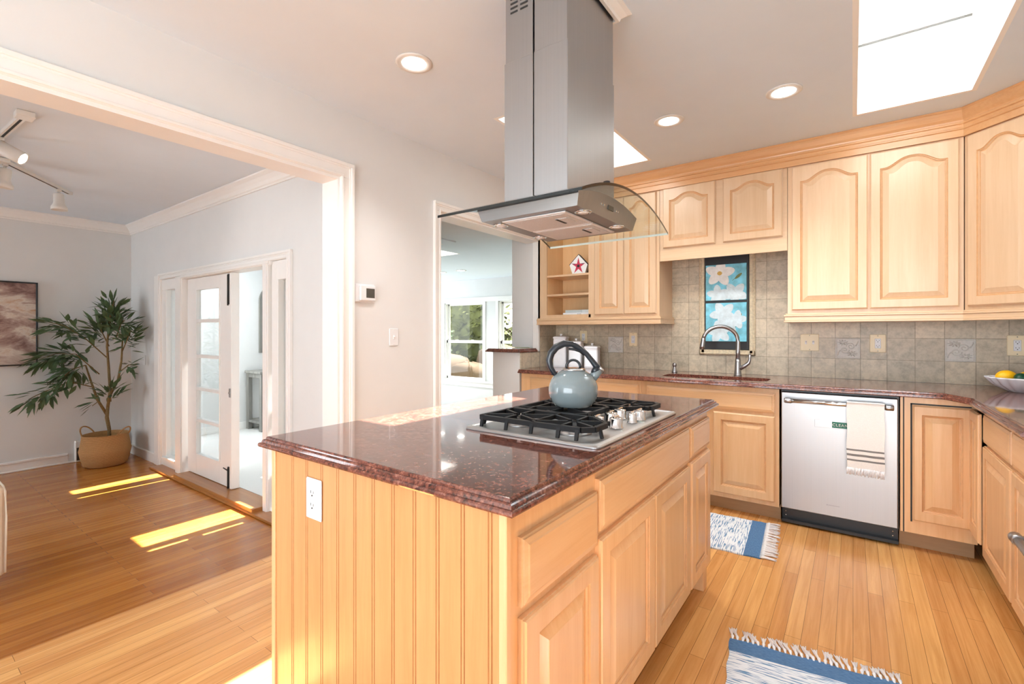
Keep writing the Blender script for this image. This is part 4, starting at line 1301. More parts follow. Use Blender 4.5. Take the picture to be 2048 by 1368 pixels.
def book(label, loc, rz, w, d, h, spine):
    t = thing('book', label, 'book', loc, rz, 'books lying in the bottom open shelf')
    m = MB(); m.box(-w / 2, w / 2, -d / 2, d / 2, 0, 0.003); m.box(-w / 2, w / 2, -d / 2, d / 2, h - 0.003, h); m.build('cover', 'book_grey', t)
    m = MB(); m.box(-w / 2, w / 2, -d / 2 - 0.003, -d / 2, 0, h); sp2 = m.build('spine', spine, t)
    m = MB(); m.box(-w / 2 + 0.004, w / 2 - 0.004, -d / 2, d / 2 - 0.004, 0.003, h - 0.003); m.build('pages', 'book_white', t)
    return t, sp2
t, s1 = book('white-spined book lying flat, lower of the two in the bottom shelf', (-2.075, 3.98, 1.411), R(3), 0.27, 0.20, 0.022, 'book_white')
mb = MB()
for i in range(7):
    mb.box(0.01 + i * 0.006, 0.014 + i * 0.006, -0.1038, -0.103, 0.008, 0.014)
mb.build('lettering', 'ink_grey', s1)
book('pale patterned-spine book lying on top of the white-spined book', (-2.06, 3.985, 1.4335), R(-2), 0.255, 0.19, 0.026, 'book_pattern')

# ------------------------------------------------------------------ cooktop
TZ = 0.9195
ck = thing('gas_cooktop', 'stainless gas cooktop with black grates set in the island counter', 'cooktop', (-0.843, 1.606, TZ))
mb = MB()
hx, hy = 0.255, 0.372
def rr_ring(dx, dy, r, z):
    return [(x, y, z) for x, y in rrect(-dx, dx, -dy, dy, r, 5)]
mb.loops([rr_ring(hx, hy, 0.02, 0.0), rr_ring(hx, hy, 0.02, 0.004), rr_ring(hx - 0.004, hy - 0.004, 0.018, 0.008), rr_ring(hx - 0.016, hy - 0.016, 0.012, 0.010), rr_ring(hx - 0.022, hy - 0.022, 0.010, 0.006)], True, True)
mb.build('tray', 'steel_x', ck)
burn = [(-0.115, -0.235, 0.036), (0.105, -0.235, 0.046), (-0.06, 0.0, 0.052), (-0.115, 0.235, 0.046), (0.105, 0.235, 0.036)]
for bx, by, br_ in burn:
    m = MB(); m.lathe([(0, 0.006), (br_ * 1.25, 0.006), (br_ * 1.1, 0.012), (br_, 0.016), (br_, 0.024), (br_ * 0.96, 0.025), (0, 0.025)], 26, mat=Matrix.Translation((bx, by, 0)))
    b_ = m.build('burner', 'steel_x', ck)
    m = MB(); m.lathe([(0, 0.025), (br_ * 0.9, 0.025), (br_ * 0.92, 0.028), (br_ * 0.85, 0.033), (0, 0.034)], 26, mat=Matrix.Translation((bx, by, 0))); m.build('burner_cap', 'iron', b_)
GT = 0.046
def bar(m, a, b, w=0.011, h=0.014, zt=GT):
    a, b = Vector(a), Vector(b)
    d = (b - a).normalized(); s = Vector((-d.y, d.x)) * w / 2
    q = [a + s, b + s, b - s, a - s]
    m.loops([[(p_.x, p_.y, zt - h) for p_ in q], [(p_.x, p_.y, zt) for p_ in q]])
def foot(m, x, y, dx, dy, w=0.032):
    """a sloping cast foot from the grate rim down to the tray."""
    d = Vector((dx, dy)); s = Vector((-dy, dx)) * w / 2
    o_ = Vector((x, y))
    top = [o_ + s, o_ - s, o_ - s * 0.9 + d * 0.012, o_ + s * 0.9 + d * 0.012]
    bot = [o_ + s * .75 + d * 0.016, o_ - s * .75 + d * 0.016, o_ - s * 0.75 + d * 0.032, o_ + s * 0.75 + d * 0.032]
    m.loops([[(p_.x, p_.y, 0.0075) for p_ in bot], [(p_.x, p_.y, GT) for p_ in top]])
def grate(pts, cross, feet):
    m = MB()
    for i in range(len(pts)):
        bar(m, pts[i], pts[(i + 1) % len(pts)], 0.014, 0.016)
    for a, b in cross:
        bar(m, a, b, 0.010, 0.014)
    for f in feet:
        foot(m, *f)
    return m.build('grate', 'iron', ck)
def fingers(cx, cy, r0, x0, x1, y0, y1):
    out = []
    for a in range(0, 360, 60):
        d = Vector((math.cos(R(a + 30)), math.sin(R(a + 30))))
        tt = min([((x1 if d.x > 0 else x0) - cx) / d.x if abs(d.x) > .05 else 9, ((y1 if d.y > 0 else y0) - cy) / d.y if abs(d.y) > .05 else 9])
        out.append(((cx + d.x * r0, cy + d.y * r0), (cx + d.x * tt, cy + d.y * tt)))
    return out
x0, x1 = -0.215, 0.205
for sgn in (-1, 1):
    ya, yb = (-0.325, -0.135) if sgn < 0 else (0.135, 0.325)
    pts = [(x0, ya), (x1 - 0.03, ya), (x1, ya + 0.03), (x1, yb - 0.075), (x1 - 0.075, yb), (x0, yb)] if sgn < 0 else [(x0, ya), (x1 - 0.075, ya), (x1, ya + 0.075), (x1, yb - 0.03), (x1 - 0.03, yb), (x0, yb)]
    cy = 0.235 * sgn
    cr = [((-0.005, ya), (-0.005, yb))] + fingers(-0.115, cy, 0.02, x0, -0.005, ya, yb) + fingers(0.105, cy, 0.022, -0.005, x1, ya, yb)
    oy = ya if sgn < 0 else yb
    ft = [(x, oy, 0, sgn * 0.45) for x in (-0.205, -0.10, 0.0, 0.10, 0.165)] + [(x1, cy - 0.03, 0.5, 0), (x0, ya + .03, -0.45, 0), (x0, yb - 0.03, -0.45, 0)]
    grate(pts, cr, ft)
xc = 0.075
grate([(x0, -0.122), (xc - 0.03, -0.122), (xc, -0.09), (xc, 0.09), (xc - 0.03, 0.122), (x0, 0.122)], fingers(-0.06, 0, 0.024, x0, xc, -0.122, 0.122) + [((-0.16, -0.122), (-0.16, 0.122))], [(xc, -0.06, 0.5, 0), (xc, 0.06, 0.5, 0), (x0, -0.08, -0.45, 0), (x0, 0.08, -0.45, 0)])
for kx, ky, kr in ((0.125, -0.105, 0.023), (0.185, -0.085, 0.023), (0.130, 0.0, 0.022), (0.128, 0.085, 0.023), (0.195, 0.035, 0.017), (0.195, 0.105, 0.023)):
    kr *= 1.08
    m = MB(); m.lathe([(0, 0.007), (kr, 0.007), (kr, 0.010), (kr * 0.86, 0.012), (kr * 0.9, 0.038), (kr * 0.84, 0.043), (0, 0.044)], 24, mat=Matrix.Translation((kx, ky, 0)))
    m.box(kx - kr * 0.16, kx + kr * 0.16, ky - kr * 0.82, ky + kr * 0.82, 0.041, 0.049, 0.002)
    m.build('knob', 'chrome', ck)
mb = MB(); mb.box(0.215, 0.222, -0.12, -0.112, 0.0062, 0.0068); mb.lathe([(0, 0.006), (0.011, 0.006), (0.011, 0.0068), (0, 0.0068)], 16, mat=Matrix.Translation((0.215, 0.075, 0))); mb.build('marking', 'ink_white', ck)

# kettle on the centre grate
kt = thing('kettle', 'grey enamel whistling kettle with a black loop handle on the cooktop', 'kettle', (-0.888, 1.64, TZ + GT + 0.0008), R(35))
mb = MB(); mb.lathe([(0, 0), (0.066, 0.0), (0.072, 0.003), (0.086, 0.022), (0.094, 0.045), (0.096, 0.062), (0.094, 0.08), (0.087, 0.10), (0.075, 0.118), (0.060, 0.131), (0.048, 0.138), (0.045, 0.140), (0, 0.140)], 48)
mb.build('body', 'kettle', kt)
mb = MB(); mb.lathe([(0, 0.1402), (0.049, 0.1402), (0.050, 0.142), (0.044, 0.146), (0.02, 0.150), (0, 0.151)], 40)
ld = mb.build('lid', 'chrome', kt)
mb = MB(); mb.tube([(0.024 * math.cos(math.pi * (1 - i / 12)) * 1.15, 0, 0.149 + 0.030 * math.sin(math.pi * i / 12)) for i in range(13)], 0.0065, 10, flat=0.8); mb.build('lid_knob', 'kettle_handle', ld)
mb = MB(); mb.tube([(0.070, 0, 0.105), (0.088, 0, 0.124), (0.104, 0, 0.140)], [0.020, 0.017, 0.014], 16); sp3 = mb.build('spout', 'kettle', kt)
mb = MB(); mb.tube([(0.105, 0, 0.141), (0.112, 0, 0.148)], 0.0155, 16); mb.build('spout_rim', 'chrome', sp3)
hp = [(-0.062, 0, 0.118), (-0.076, 0, 0.128), (-0.090, 0, 0.152), (-0.094, 0, 0.178), (-0.086, 0, 0.206), (-0.066, 0, 0.230), (-0.036, 0, 0.243), (-0.004, 0, 0.241), (0.024, 0, 0.228), (0.05, 0, 0.205), (0.072, 0, 0.178), (0.088, 0, 0.157), (0.096, 0, 0.148)]
mb = MB(); mb.tube(hp, [0.0095, 0.0105, 0.0115, 0.013, 0.0145, 0.0145, 0.0135, 0.0115, 0.0105, 0.010, 0.0105, 0.012, 0.0135], 14)
mb.tube([(0.076, 0, 0.126), (0.084, 0, 0.136), (0.095, 0, 0.148)], [0.010, 0.014, 0.0165], 14)
hd = mb.build('handle', 'kettle_handle', kt)
mb = MB(); mb.tube([(0.044, 0, 0.200), (0.026, 0, 0.214), (0.005, 0, 0.221), (-0.018, 0, 0.223)], [0.006, 0.006, 0.006, 0.005], 10); mb.build('trigger', 'black', hd)

# ------------------------------------------------------------------ range hood
hd = thing('range_hood', 'stainless island range hood with a curved glass canopy hanging over the cooktop', 'range hood', (0, 0, 0))
cx0, cx1, cy0, cy1 = -1.061, -0.7905, 1.42, 1.812
xs = -0.932
mb = MB(); mb.box(xs + 0.002, cx1 - 0.001, cy0 + 0.002, cy1 - 0.002, 1.74, 2.262, 0.002); mb.box(cx0, xs - 0.001, cy0, cy1, 1.74, 2.258, 0.002)
mb.build('lower_chimney', 'steel', hd)
mb = MB(); mb.box(xs + 0.003, cx1 - 0.005, cy0 + 0.005, cy1 - 0.005, 2.262, KC - 0.0005, 0.001); mb.box(cx0 + 0.004, xs - 0.004, cy0 + 0.004, cy1 - 0.004, 2.258, KC - 0.0005, 0.001)
up = mb.build('upper_chimney', 'steel', hd)
mb = MB()
for r in range(6):
    for c_ in range(2):
        x = -1.034 + c_ * 0.044
        z = 2.437 + r * 0.017
        mb.prism([(x, z), (x + 0.032, z), (x + 0.032, z + 0.006), (x, z + 0.006)], cy0 + 0.0025, cy0 + 0.0045, 'y')
mb.build('vent_slots', 'slot', up)
GX0, GX1, GYc, GH = -1.212, -0.633, 1.612, 0.390
arch = lambda y: 1.674 + 0.082 * (1 - ((y - GYc) / GH) ** 2)
mb = MB()
n = 26
th = 0.009
ys = [GYc - GH + 2 * GH * i / n for i in range(n + 1)]
for i in range(n):
    a, b = ys[i], ys[i + 1]
    za, zb_ = arch(a), arch(b)
    mb._add([(GX0, a, za), (GX1, a, za), (GX1, b, zb_), (GX0, b, zb_)], [(0, 1, 2, 3)], 0, True)
    mb._add([(GX0, a, za - th), (GX1, a, za - th), (GX1, b, zb_ - th), (GX0, b, zb_ - th)], [(0, 3, 2, 1)], 0, True)
    for x in (GX0, GX1):
        mb._add([(x, a, za - th), (x, b, zb_ - th), (x, b, zb_), (x, a, za)], [(0, 1, 2, 3)], 1)
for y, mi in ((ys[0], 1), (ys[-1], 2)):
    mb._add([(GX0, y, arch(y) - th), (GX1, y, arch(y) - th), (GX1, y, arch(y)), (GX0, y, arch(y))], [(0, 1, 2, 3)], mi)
mb.build('glass_canopy', ['hood_glass', 'hood_glass_edge', 'glass_lit_edge'], hd)
bx0, bx1, by0, by1, bz = -1.135, -0.712, 1.352, 1.85, 1.665
def body_ring(ins, zf):
    pts = []
    for x in (bx0 + ins, bx1 - ins):
        row = []
        for i in range(13):
            y = by0 + ins + (by1 - by0 - 2 * ins) * i / 12
            row.append((x, y, zf(y)))
        pts.append(row)
    return pts
mb = MB()
top = body_ring(0.0, lambda y: arch(y) - th - 0.002)
low = body_ring(0.012, lambda y: bz)
for k in range(2):
    for i in range(12):
        mb._add([low[k][i], low[k][i + 1], top[k][i + 1], top[k][i]], [(0, 1, 2, 3)])
for i in range(12):
    mb._add([top[0][i], top[1][i], top[1][i + 1], top[0][i + 1]], [(0, 1, 2, 3)])
    mb._add([low[0][i], low[1][i], low[1][i + 1], low[0][i + 1]], [(0, 1, 2, 3)])
for i in (0, 12):
    mb._add([low[0][i], low[1][i], top[1][i], top[0][i]], [(0, 1, 2, 3)])
bmesh.ops.remove_doubles(mb.bm, verts=mb.bm.verts[:], dist=0.0002)
bdy = mb.build('canopy_body', 'hood_steel', hd)
mb = MB(); mb.box(bx0 + .002, bx1 - .002, by0 - 0.002, by0 + 0.001, arch(by0) - th - 0.008, arch(by0) - th - 0.001); mb.build('black_seal', 'black', bdy)
for k, (ya, yb) in enumerate(((1.395, 1.592), (1.600, 1.797))):
    m = MB()
    xa, xb = -1.052, -0.785
    m.box(xa, xb, ya, yb, bz - 0.006, bz - 0.0005, 0.001)
    f_ = m.build('filter_frame', 'alu', hd)
    m = MB(); m.box(xa + 0.012, xb - 0.012, ya + 0.012, yb - 0.012, bz - 0.0075, bz - 0.006); m.build('mesh', 'filter', f_)
    m = MB(); m.box(xb - 0.075, xb - 0.03, ya + 0.06, ya + 0.13, bz - 0.010, bz - 0.0075, 0.001); m.box(xb - 0.075, xb - 0.066, ya + 0.06, ya + 0.13, bz - 0.0115, bz - 0.0095, mi=1); m.build('latch', ['filter', 'slot'], f_)
for x in (-1.095, -0.745):
    for y in (1.447, 1.727):
        m = MB(); m.lathe([(0, 0), (0.030, 0), (0.030, -0.003), (0.024, -0.004), (0.022, -0.001), (0, -0.001)], 24, mat=Matrix.Translation((x, y, bz - 0.0005))); l_ = m.build('lamp_ring', 'chrome', hd)
        m = MB(); m.lathe([(0, -0.001), (0.021, -0.001), (0.018, -0.005), (0, -0.006)], 20, mat=Matrix.Translation((x, y, bz - 0.0005))); m.build('lamp_lens', 'lamp_dim', l_)
mb = MB(); mb.box(-0.7185, -0.7145, 1.585, 1.63, 1.698, 1.714); mb.build('display', 'screen', bdy)
mb = MB()
for y in (1.53, 1.55, 1.655, 1.675):
    mb.box(-0.7185, -0.7155, y, y + 0.006, 1.703, 1.709)
mb.build('button', 'chrome', bdy)
mb = MB(); mb.lathe([(0, 0), (0.012, 0), (0.012, 0.01), (0, 0.012)], 14, mat=Matrix.Translation((-0.66, 1.45, arch(1.45)))); mb.build('bolt', 'black', hd)
# white moulding round the chimney on the ceiling
mb = MB(); crown(mb, [(cx0 - .003, cy0 - .003), (cx1 + .003, cy0 - .003), (cx1 + .003, cy1 + .003), (cx0 - .003, cy1 + .003), (cx0 - .003, cy0 - .002)][::-1], KC - 0.0005, [(0, 0), (0.05, 0), (0.05, 0.006), (0.036, 0.012), (0.016, 0.03), (0.012, 0.042), (0, 0.042)])
struct(mb.build('trim_8', 'trim'))

# ------------------------------------------------------------------ recessed ceiling lights
def can(label, loc, r=0.088, group='recessed ceiling lights in the kitchen'):
    t = thing('recessed_light', label, 'ceiling light', loc, 0, group)
    m = MB(); m.lathe([(r * 0.66, -0.001), (r, -0.001), (r, -0.004), (r * 0.9, -0.008), (r * 0.68, -0.006), (r * 0.66, -0.001)], 36, caps=False); m.build('trim_ring', 'track', t)
    m = MB(); m.lathe([(0, -0.002), (r * 0.66, -0.002), (r * 0.64, -0.005), (0, -0.006)], 30); m.build('lens', 'lamp', t)
    l = bpy.data.objects.new('downlight_beam', bpy.data.lights.new('downlight_beam', 'SPOT'))
    COL.objects.link(l)
    l.data.energy = 45
    l.data.spot_size = R(130)
    l.data.spot_blend = 0.7
    l.data.shadow_soft_size = 0.05
    l.data.color = (1, 0.97, 0.93)
    l.parent = t
    l.location = (0, 0, -0.02)
    return t
a = can('lit recessed light left of the hood chimney', (-1.735, 1.588, KC))
dup(a, (-0.927, 2.947, KC), 'lit recessed light just right of the hood chimney')
dup(a, (-0.306, 2.957, KC), 'lit recessed light nearest the big skylight')
g = dup(a, (-4.95, 5.5, GC), 'lit recessed light in the garden room, right of the other one', 'recessed lights in the garden room')
dup(a, (-5.37, 5.5, GC), 'lit recessed light in the garden room, half hidden by the doorway edge', 'recessed lights in the garden room')

# ------------------------------------------------------------------ half-wall cap
pc = [(-2.80, 3.50), (-2.462, 3.50), (-2.462, 3.80), (-2.80, 3.80)]
m = MB()
rings = [[(x, y, 1.100 + dz_) for x, y in offset_poly(pc, [off, off, 0, off])] for off, dz_ in PROF]
m.loops(rings, True, True)
cp = m.build('half_wall_cap', 'granite'); tag(cp, 'small red granite ledge capping the white half wall by the doorway', 'ledge')

# ------------------------------------------------------------------ rugs
def rug(label, loc, rz, length, width, fr_n):
    t = thing('rug', label, 'rug', loc, rz, 'blue and white woven rugs')
    m = MB()
    nx, ny = 60, 16
    top_, bot_ = [], []
    for i in range(nx + 1):
        x = -length * i / nx
        row = []
        for j in range(ny + 1):
            y = -width / 2 + width * j / ny
            row.append((x + 0.004 * math.sin(j * 1.1), y + 0.003 * math.sin(i * 0.7), 0.008 + 0.0012 * math.sin(i * 2.2 + j)))
        top_.append(row)
    m.loops(top_, False, False, smooth=True, closed=False)
    m.loops([[(x, y, 0.001) for x, y, z in r_] for r_ in top_], False, False, closed=False)
    for rows in (top_[0], top_[-1], [r_[0] for r_ in top_], [r_[-1] for r_ in top_]):
        m.loops([[(x, y, 0.001) for x, y, z in rows], rows], False, False, closed=False)
    m.build('woven_body', 'rug', t)
    for end in (0, 1):
        m = MB()
        for k in range(fr_n):
            y = -width / 2 + width * (k + 0.5) / fr_n
            sx = 1 if end == 0 else -1
            ox = 0.0 if end == 0 else -length
            L = random.uniform(0.05, 0.075)
            sw = random.uniform(-0.02, 0.02) + 0.006
            m.tube([(ox - 0.004 * sx, y, 0.008), (ox + 0.014 * sx, y + sw * .1, 0.010), (ox + 0.02 * sx, y + sw * .2, 0.009), (ox + L * sx, y + sw, 0.005)], [0.003, 0.0065, 0.004, 0.0055], 6)
            for q in (-1, 1):
                m.tube([(ox + L * 0.4 * sx, y + sw * .4, 0.006), (ox + L * 0.75 * sx, y + sw * .8 + q * 0.004, 0.005), (ox + (L + 0.012) * sx, y + sw + q * 0.009, 0.004)], [0.003, 0.003, 0.002], 5)
        m.build('fringe', 'cotton', t)
    return t
rug('blue and white woven rug with fringe in front of the sink cabinet', (-0.435, 3.195, 0), R(4), 0.98, 0.56, 30)
rug('blue and white woven rug with fringe at the bottom edge, beside the island', (-0.13, 2.125, 0), R(90 + 8), 0.95, 0.56, 30)

# ------------------------------------------------------------------ front room things
t = thing('framed_painting', 'abstract brown and cream painting in a thin black frame', 'painting', (-6.974, 0.51, 1.34), R(90))
w, h = 0.60, 0.432
mb = MB()
for (x0_, x1_, z0_, z1_) in ((-w, w, h - 0.014, h), (-w, w, -h, -h + 0.014), (-w, -w + 0.014, -h, h), (w - 0.014, w, -h, h)):
    mb.box(x0_, x1_, -0.035, 0, z0_, z1_, 0.001)
mb.build('frame', 'black', t)
mb = MB(); mb.box(-w + 0.014, w - 0.014, -0.022, -0.002, -h + 0.014, h - 0.014); mb.build('canvas', 'painting', t)

rgst = thing('baseboard_register', 'white raised baseboard vent with dark grille end behind the basket', 'vent', (-6.9735, 1.40, FZ), R(90))
mb = MB(); mb.box(0, 0.42, -0.045, 0, 0.0, 0.235, 0.008); mb.build('cover', 'trim', rgst)
mb = MB(); mb.box(0.012, 0.05, -0.049, -0.045, 0.02, 0.16, 0.002); mb.build('grille', 'register', rgst)

pl = thing('potted_tree', 'tall leafy artificial ficus tree in a woven belly basket in the corner', 'plant', (-6.57, 1.575, FZ))
mb = MB()
bp = [(0, 0.0), (0.165, 0.0), (0.185, 0.015), (0.205, 0.08), (0.218, 0.15), (0.222, 0.17), (0.216, 0.19), (0.205, 0.26), (0.196, 0.325), (0.200, 0.335), (0.192, 0.337), (0.186, 0.32), (0.19, 0.25), (0.18, 0.24), (0, 0.24)]
mb.lathe(bp, 44); bk = mb.build('basket', 'basket', pl)
mb = MB()
for sgn, rz_ in ((-1, R(35)), (1, R(35))):
    pts = []
    for i in range(13):
        a = math.pi * i / 12
        pts.append(Matrix.Rotation(rz_, 4, 'Z') @ Vector((sgn * (0.19 + 0.055 * math.sin(a)), 0.075 * math.cos(a), 0.325 + 0.085 * math.sin(a))))
    mb.tube(pts, 0.007, 8)
mb.build('handle', 'basket', bk)
mb = MB(); mb.lathe([(0, 0.235), (0.185, 0.235), (0.16, 0.25), (0, 0.255)], 24); mb.build('soil', 'soil', pl)
BASE = Vector((-6.57, 1.575, FZ))
# branch skeleton in world metres (x, y, z): stems, then branches with foliage
SK = {
    'stem': [[(-6.55, 1.60, 0.06), (-6.545, 1.60, 0.20), (-6.565, 1.585, 0.33), (-6.555, 1.59, 0.44)],
             [(-6.555, 1.59, 0.44), (-6.53, 1.605, 0.62), (-6.545, 1.595, 0.86), (-6.56, 1.585, 1.10), (-6.55, 1.60, 1.36), (-6.54, 1.63, 1.56)],
             [(-6.565, 1.585, 0.36), (-6.62, 1.52, 0.52), (-6.64, 1.47, 0.72), (-6.66, 1.43, 0.90)],
             [(-6.54, 1.60, 0.56), (-6.48, 1.66, 0.74), (-6.45, 1.68, 0.94), (-6.45, 1.69, 1.16)]],
    'branch': [
        [(-6.63, 1.49, 0.66), (-6.72, 1.31, 0.73), (-6.78, 1.14, 0.64), (-6.80, 1.02, 0.57)],
        [(-6.60, 1.53, 0.80), (-6.70, 1.36, 1.02), (-6.76, 1.22, 1.03), (-6.79, 1.09, 0.97)],
        [(-6.66, 1.43, 0.90), (-6.70, 1.33, 0.86), (-6.68, 1.27, 0.80)],
        [(-6.55, 1.58, 0.98), (-6.68, 1.42, 1.20), (-6.75, 1.28, 1.32), (-6.79, 1.16, 1.36)],
        [(-6.55, 1.60, 1.24), (-6.56, 1.62, 1.42), (-6.54, 1.64, 1.60)],
        [(-6.55, 1.60, 1.10), (-6.60, 1.55, 1.26), (-6.62, 1.52, 1.36)],
        [(-6.45, 1.69, 1.05), (-6.40, 1.72, 1.18), (-6.36, 1.74, 1.27)],
        [(-6.47, 1.67, 0.82), (-6.36, 1.72, 0.90), (-6.27, 1.76, 0.91)],
        [(-6.53, 1.61, 0.50), (-6.50, 1.60, 0.62), (-6.47, 1.59, 0.66)],
        [(-6.59, 1.55, 0.46), (-6.62, 1.52, 0.50), (-6.64, 1.48, 0.46)],
        [(-6.50, 1.65, 1.20), (-6.46, 1.68, 1.35), (-6.43, 1.70, 1.38)],
    ]}
mb = MB()
for s_ in SK['stem']:
    r_ = [0.015 - 0.008 * i / (len(s_) - 1) for i in range(len(s_))]
    if s_ is SK['stem'][0]:
        r_ = [0.019, 0.017, 0.018, 0.015]
    mb.tube([Vector(p_) - BASE for p_ in s_], r_, 9)
for s_ in SK['branch']:
    mb.tube([Vector(p_) - BASE for p_ in s_], [0.006, 0.005, 0.004, 0.003][:len(s_)], 6)
mb.build('trunk', 'bark', pl)
mb = MB()
rnd = random.Random(11)
def leaf_at(m, p, d, up, L, wd):
    d = d.normalized(); s = d.cross(up)
    if s.length < 0.1:
        s = d.cross(Vector((1, 0, 0)))
    s.normalize(); nn = s.cross(d).normalized()
    prof = [(0, 0), (0.18, 0.55), (0.42, 1.0), (0.68, 0.72), (1.0, 0)]
    mid, lft, rgt = [], [], []
    for t_, w_ in prof:
        c_ = p + d * (L * t_) - nn * (0.10 * L * t_ * t_)
        mid.append(c_ - nn * 0.006 * w_); lft.append(c_ + s * wd * w_); rgt.append(c_ - s * wd * w_)
    n_ = len(prof)
    m._add([tuple(v) for v in mid + lft + rgt], [(i, i + 1, n_ + i + 1, n_ + i) for i in range(n_ - 1)] + [(i, 2 * n_ + i, 2 * n_ + i + 1, i + 1) for i in range(n_ - 1)], 0, True)
for bi, s_ in enumerate(SK['branch']):
    pts = [Vector(p_) - BASE for p_ in s_]
    nl = {0: 62, 1: 105, 2: 55, 3: 66, 4: 75, 5: 70, 6: 55, 7: 13, 8: 30, 9: 9, 10: 45}[bi]
    for k in range(nl):
        u_ = 0.22 + 0.78 * (k + rnd.random()) / nl
        f_ = u_ * (len(pts) - 1); i_ = min(int(f_), len(pts) - 2)
        p_ = pts[i_].lerp(pts[i_ + 1], f_ - i_)
        bd_ = (pts[i_ + 1] - pts[i_]).normalized()
        rv = Vector((rnd.uniform(-1, 1), rnd.uniform(-1, 1), rnd.uniform(-0.9, 0.55)))
        d_ = (bd_ * 0.75 + rv * 0.9).normalized()
        L_ = rnd.uniform(0.11, 0.17)
        st = p_ + rv * 0.075
        tip = st + d_ * L_ + BASE
        if tip.x < -6.95: d_.x = abs(d_.x) * 0.3
        if tip.y > 1.87: d_.y = -abs(d_.y)
        tip = st + d_ * L_ + BASE
        if tip.x < -6.955 or tip.y > 1.88: continue
        leaf_at(mb, st, d_, Vector((rnd.uniform(-.5, .5), rnd.uniform(-.5, .5), 1)), L_, rnd.uniform(0.016, 0.025))
mb.build('foliage', 'leaf', pl)

# track lights on the front room ceiling
def head(root, loc, direction, lit, flared):
    d = Vector(direction).normalized()
    q = d.to_track_quat('Z', 'Y').to_matrix().to_4x4()
    mt = Matrix.Translation(loc) @ q
    m = MB()
    prof = [(0, -0.075), (0.036, -0.075), (0.042, -0.068), (0.042, 0.068), (0.039, 0.074), (0.034, 0.06), (0, 0.055)] if not flared else [(0, -0.08), (0.03, -0.08), (0.036, -0.072), (0.037, 0.0), (0.044, 0.018), (0.054, 0.035), (0.056, 0.06), (0.052, 0.062), (0.046, 0.04), (0, 0.035)]
    m.lathe(prof, 26, mat=mt)
    h_ = m.build('lamp_head', 'track', root)
    m = MB(); m.lathe([(0, 0.058), (0.036, 0.058), (0.03, 0.072), (0, 0.078)] if not flared else [(0, 0.036), (0.044, 0.036), (0.03, 0.045), (0, 0.048)], 20, mat=mt)
    m.build('bulb', 'lamp' if lit else 'lamp_dim', h_)
    if lit:
        sp_l = bpy.data.objects.new('spot_beam', bpy.data.lights.new('spot_beam', 'SPOT'))
        COL.objects.link(sp_l)
        sp_l.data.energy = 9
        sp_l.data.spot_size = R(110)
        sp_l.data.spot_blend = 0.8
        sp_l.data.shadow_soft_size = 0.035
        sp_l.parent = root
        sp_l.location = Vector(loc) + d * 0.09
        sp_l.rotation_euler = d.to_track_quat('-Z', 'Y').to_euler()
    return h_
def track(label, a, b, heads):
    t = thing('track_light', label, 'track light', (a[0], a[1], FC), 0, 'track lights on the front room ceiling')
    o_ = Vector((a[0], a[1], FC))
    A_, B_ = Vector((0, 0, -0.012)), Vector((b[0], b[1], FC - 0.012)) - o_
    d = (B_ - A_).normalized(); s = Vector((-d.y, d.x, 0)) * 0.017; z = Vector((0, 0, 0.0115))
    m = MB(); m.loops([[tuple(p_ + s + z), tuple(p_ - s + z), tuple(p_ - s - z), tuple(p_ + s - z)] for p_ in (A_, B_)])
    rail = m.build('rail', 'track', t)
    m = MB(); s2 = s * 0.35; m.loops([[tuple(p_ + s2 - z * 0.9), tuple(p_ - s2 - z * 0.9), tuple(p_ - s2 - z * 1.08), tuple(p_ + s2 - z * 1.08)] for p_ in (A_ + d * .03, B_ - d * .03)]); m.build('slot', 'slot', rail)
    m = MB(); m.box(-0.045, 0.045, -0.04, 0.04, -0.034, -0.001, 0.004); m.build('end_feed', 'track', t)
    for (fr_, drop, dr_, lit, fl) in heads:
        p_ = A_.lerp(B_, fr_)
        hl = p_ + Vector((0, 0, -drop)) + Vector((dr_[0], dr_[1], 0)) * 0.05
        m = MB(); m.box(p_.x - 0.02, p_.x + 0.02, p_.y - 0.015, p_.y + 0.015, p_.z - 0.034, p_.z - 0.012, 0.003); m.tube([p_ + Vector((0, 0, -0.03)), p_ + Vector((0, 0, -drop * 0.6)), hl], 0.008, 8); m.build('stem', 'track', t)
        head(t, hl, dr_, lit, fl)
    return t
track('white ceiling track at the left edge with a lit spotlight', (-3.84, 0.56), (-5.05, 0.50), [(0.44, 0.10, (0.50, 0.74, -0.50), True, False), (0.98, 0.12, (0.5, -0.3, -0.7), False, False)])
track('white ceiling track with two flared unlit spots near the picture wall', (-4.99, 0.61), (-5.70, 1.12), [(0.04, 0.13, (-0.1, -0.1, -1), False, True), (0.80, 0.13, (0.02, 0.02, -1), False, True)])

# armchair at the left edge
ac = thing('armchair', 'oatmeal upholstered armchair with dark tapered leg cut by the left edge', 'armchair', (-4.03, 0.098, FZ))
mb = MB(); mb.box(-0.34, 0.34, -0.36, 0.36, 0.13, 0.40, 0.03, seg=3); mb.build('seat', 'fabric', ac)
mb = MB(); mb.box(-0.34, 0.36, 0.26, 0.37, 0.125, 0.61, 0.035, seg=3); ar = mb.build('arm', 'fabric', ac)
mb = MB(); mb.tube([(0.357, 0.365, 0.15), (0.357, 0.368, 0.45), (0.345, 0.366, 0.58), (0.31, 0.362, 0.605), (-0.3, 0.362, 0.605)], 0.005, 6); mb.build('piping', 'piping', ar)
mb = MB(); mb.box(-0.34, 0.36, -0.37, -0.26, 0.125, 0.61, 0.035, seg=3); mb.build('arm', 'fabric', ac)
mb = MB(); mb.box(-0.37, -0.24, -0.36, 0.36, 0.125, 0.82, 0.035, seg=3); mb.build('backrest', 'fabric', ac)
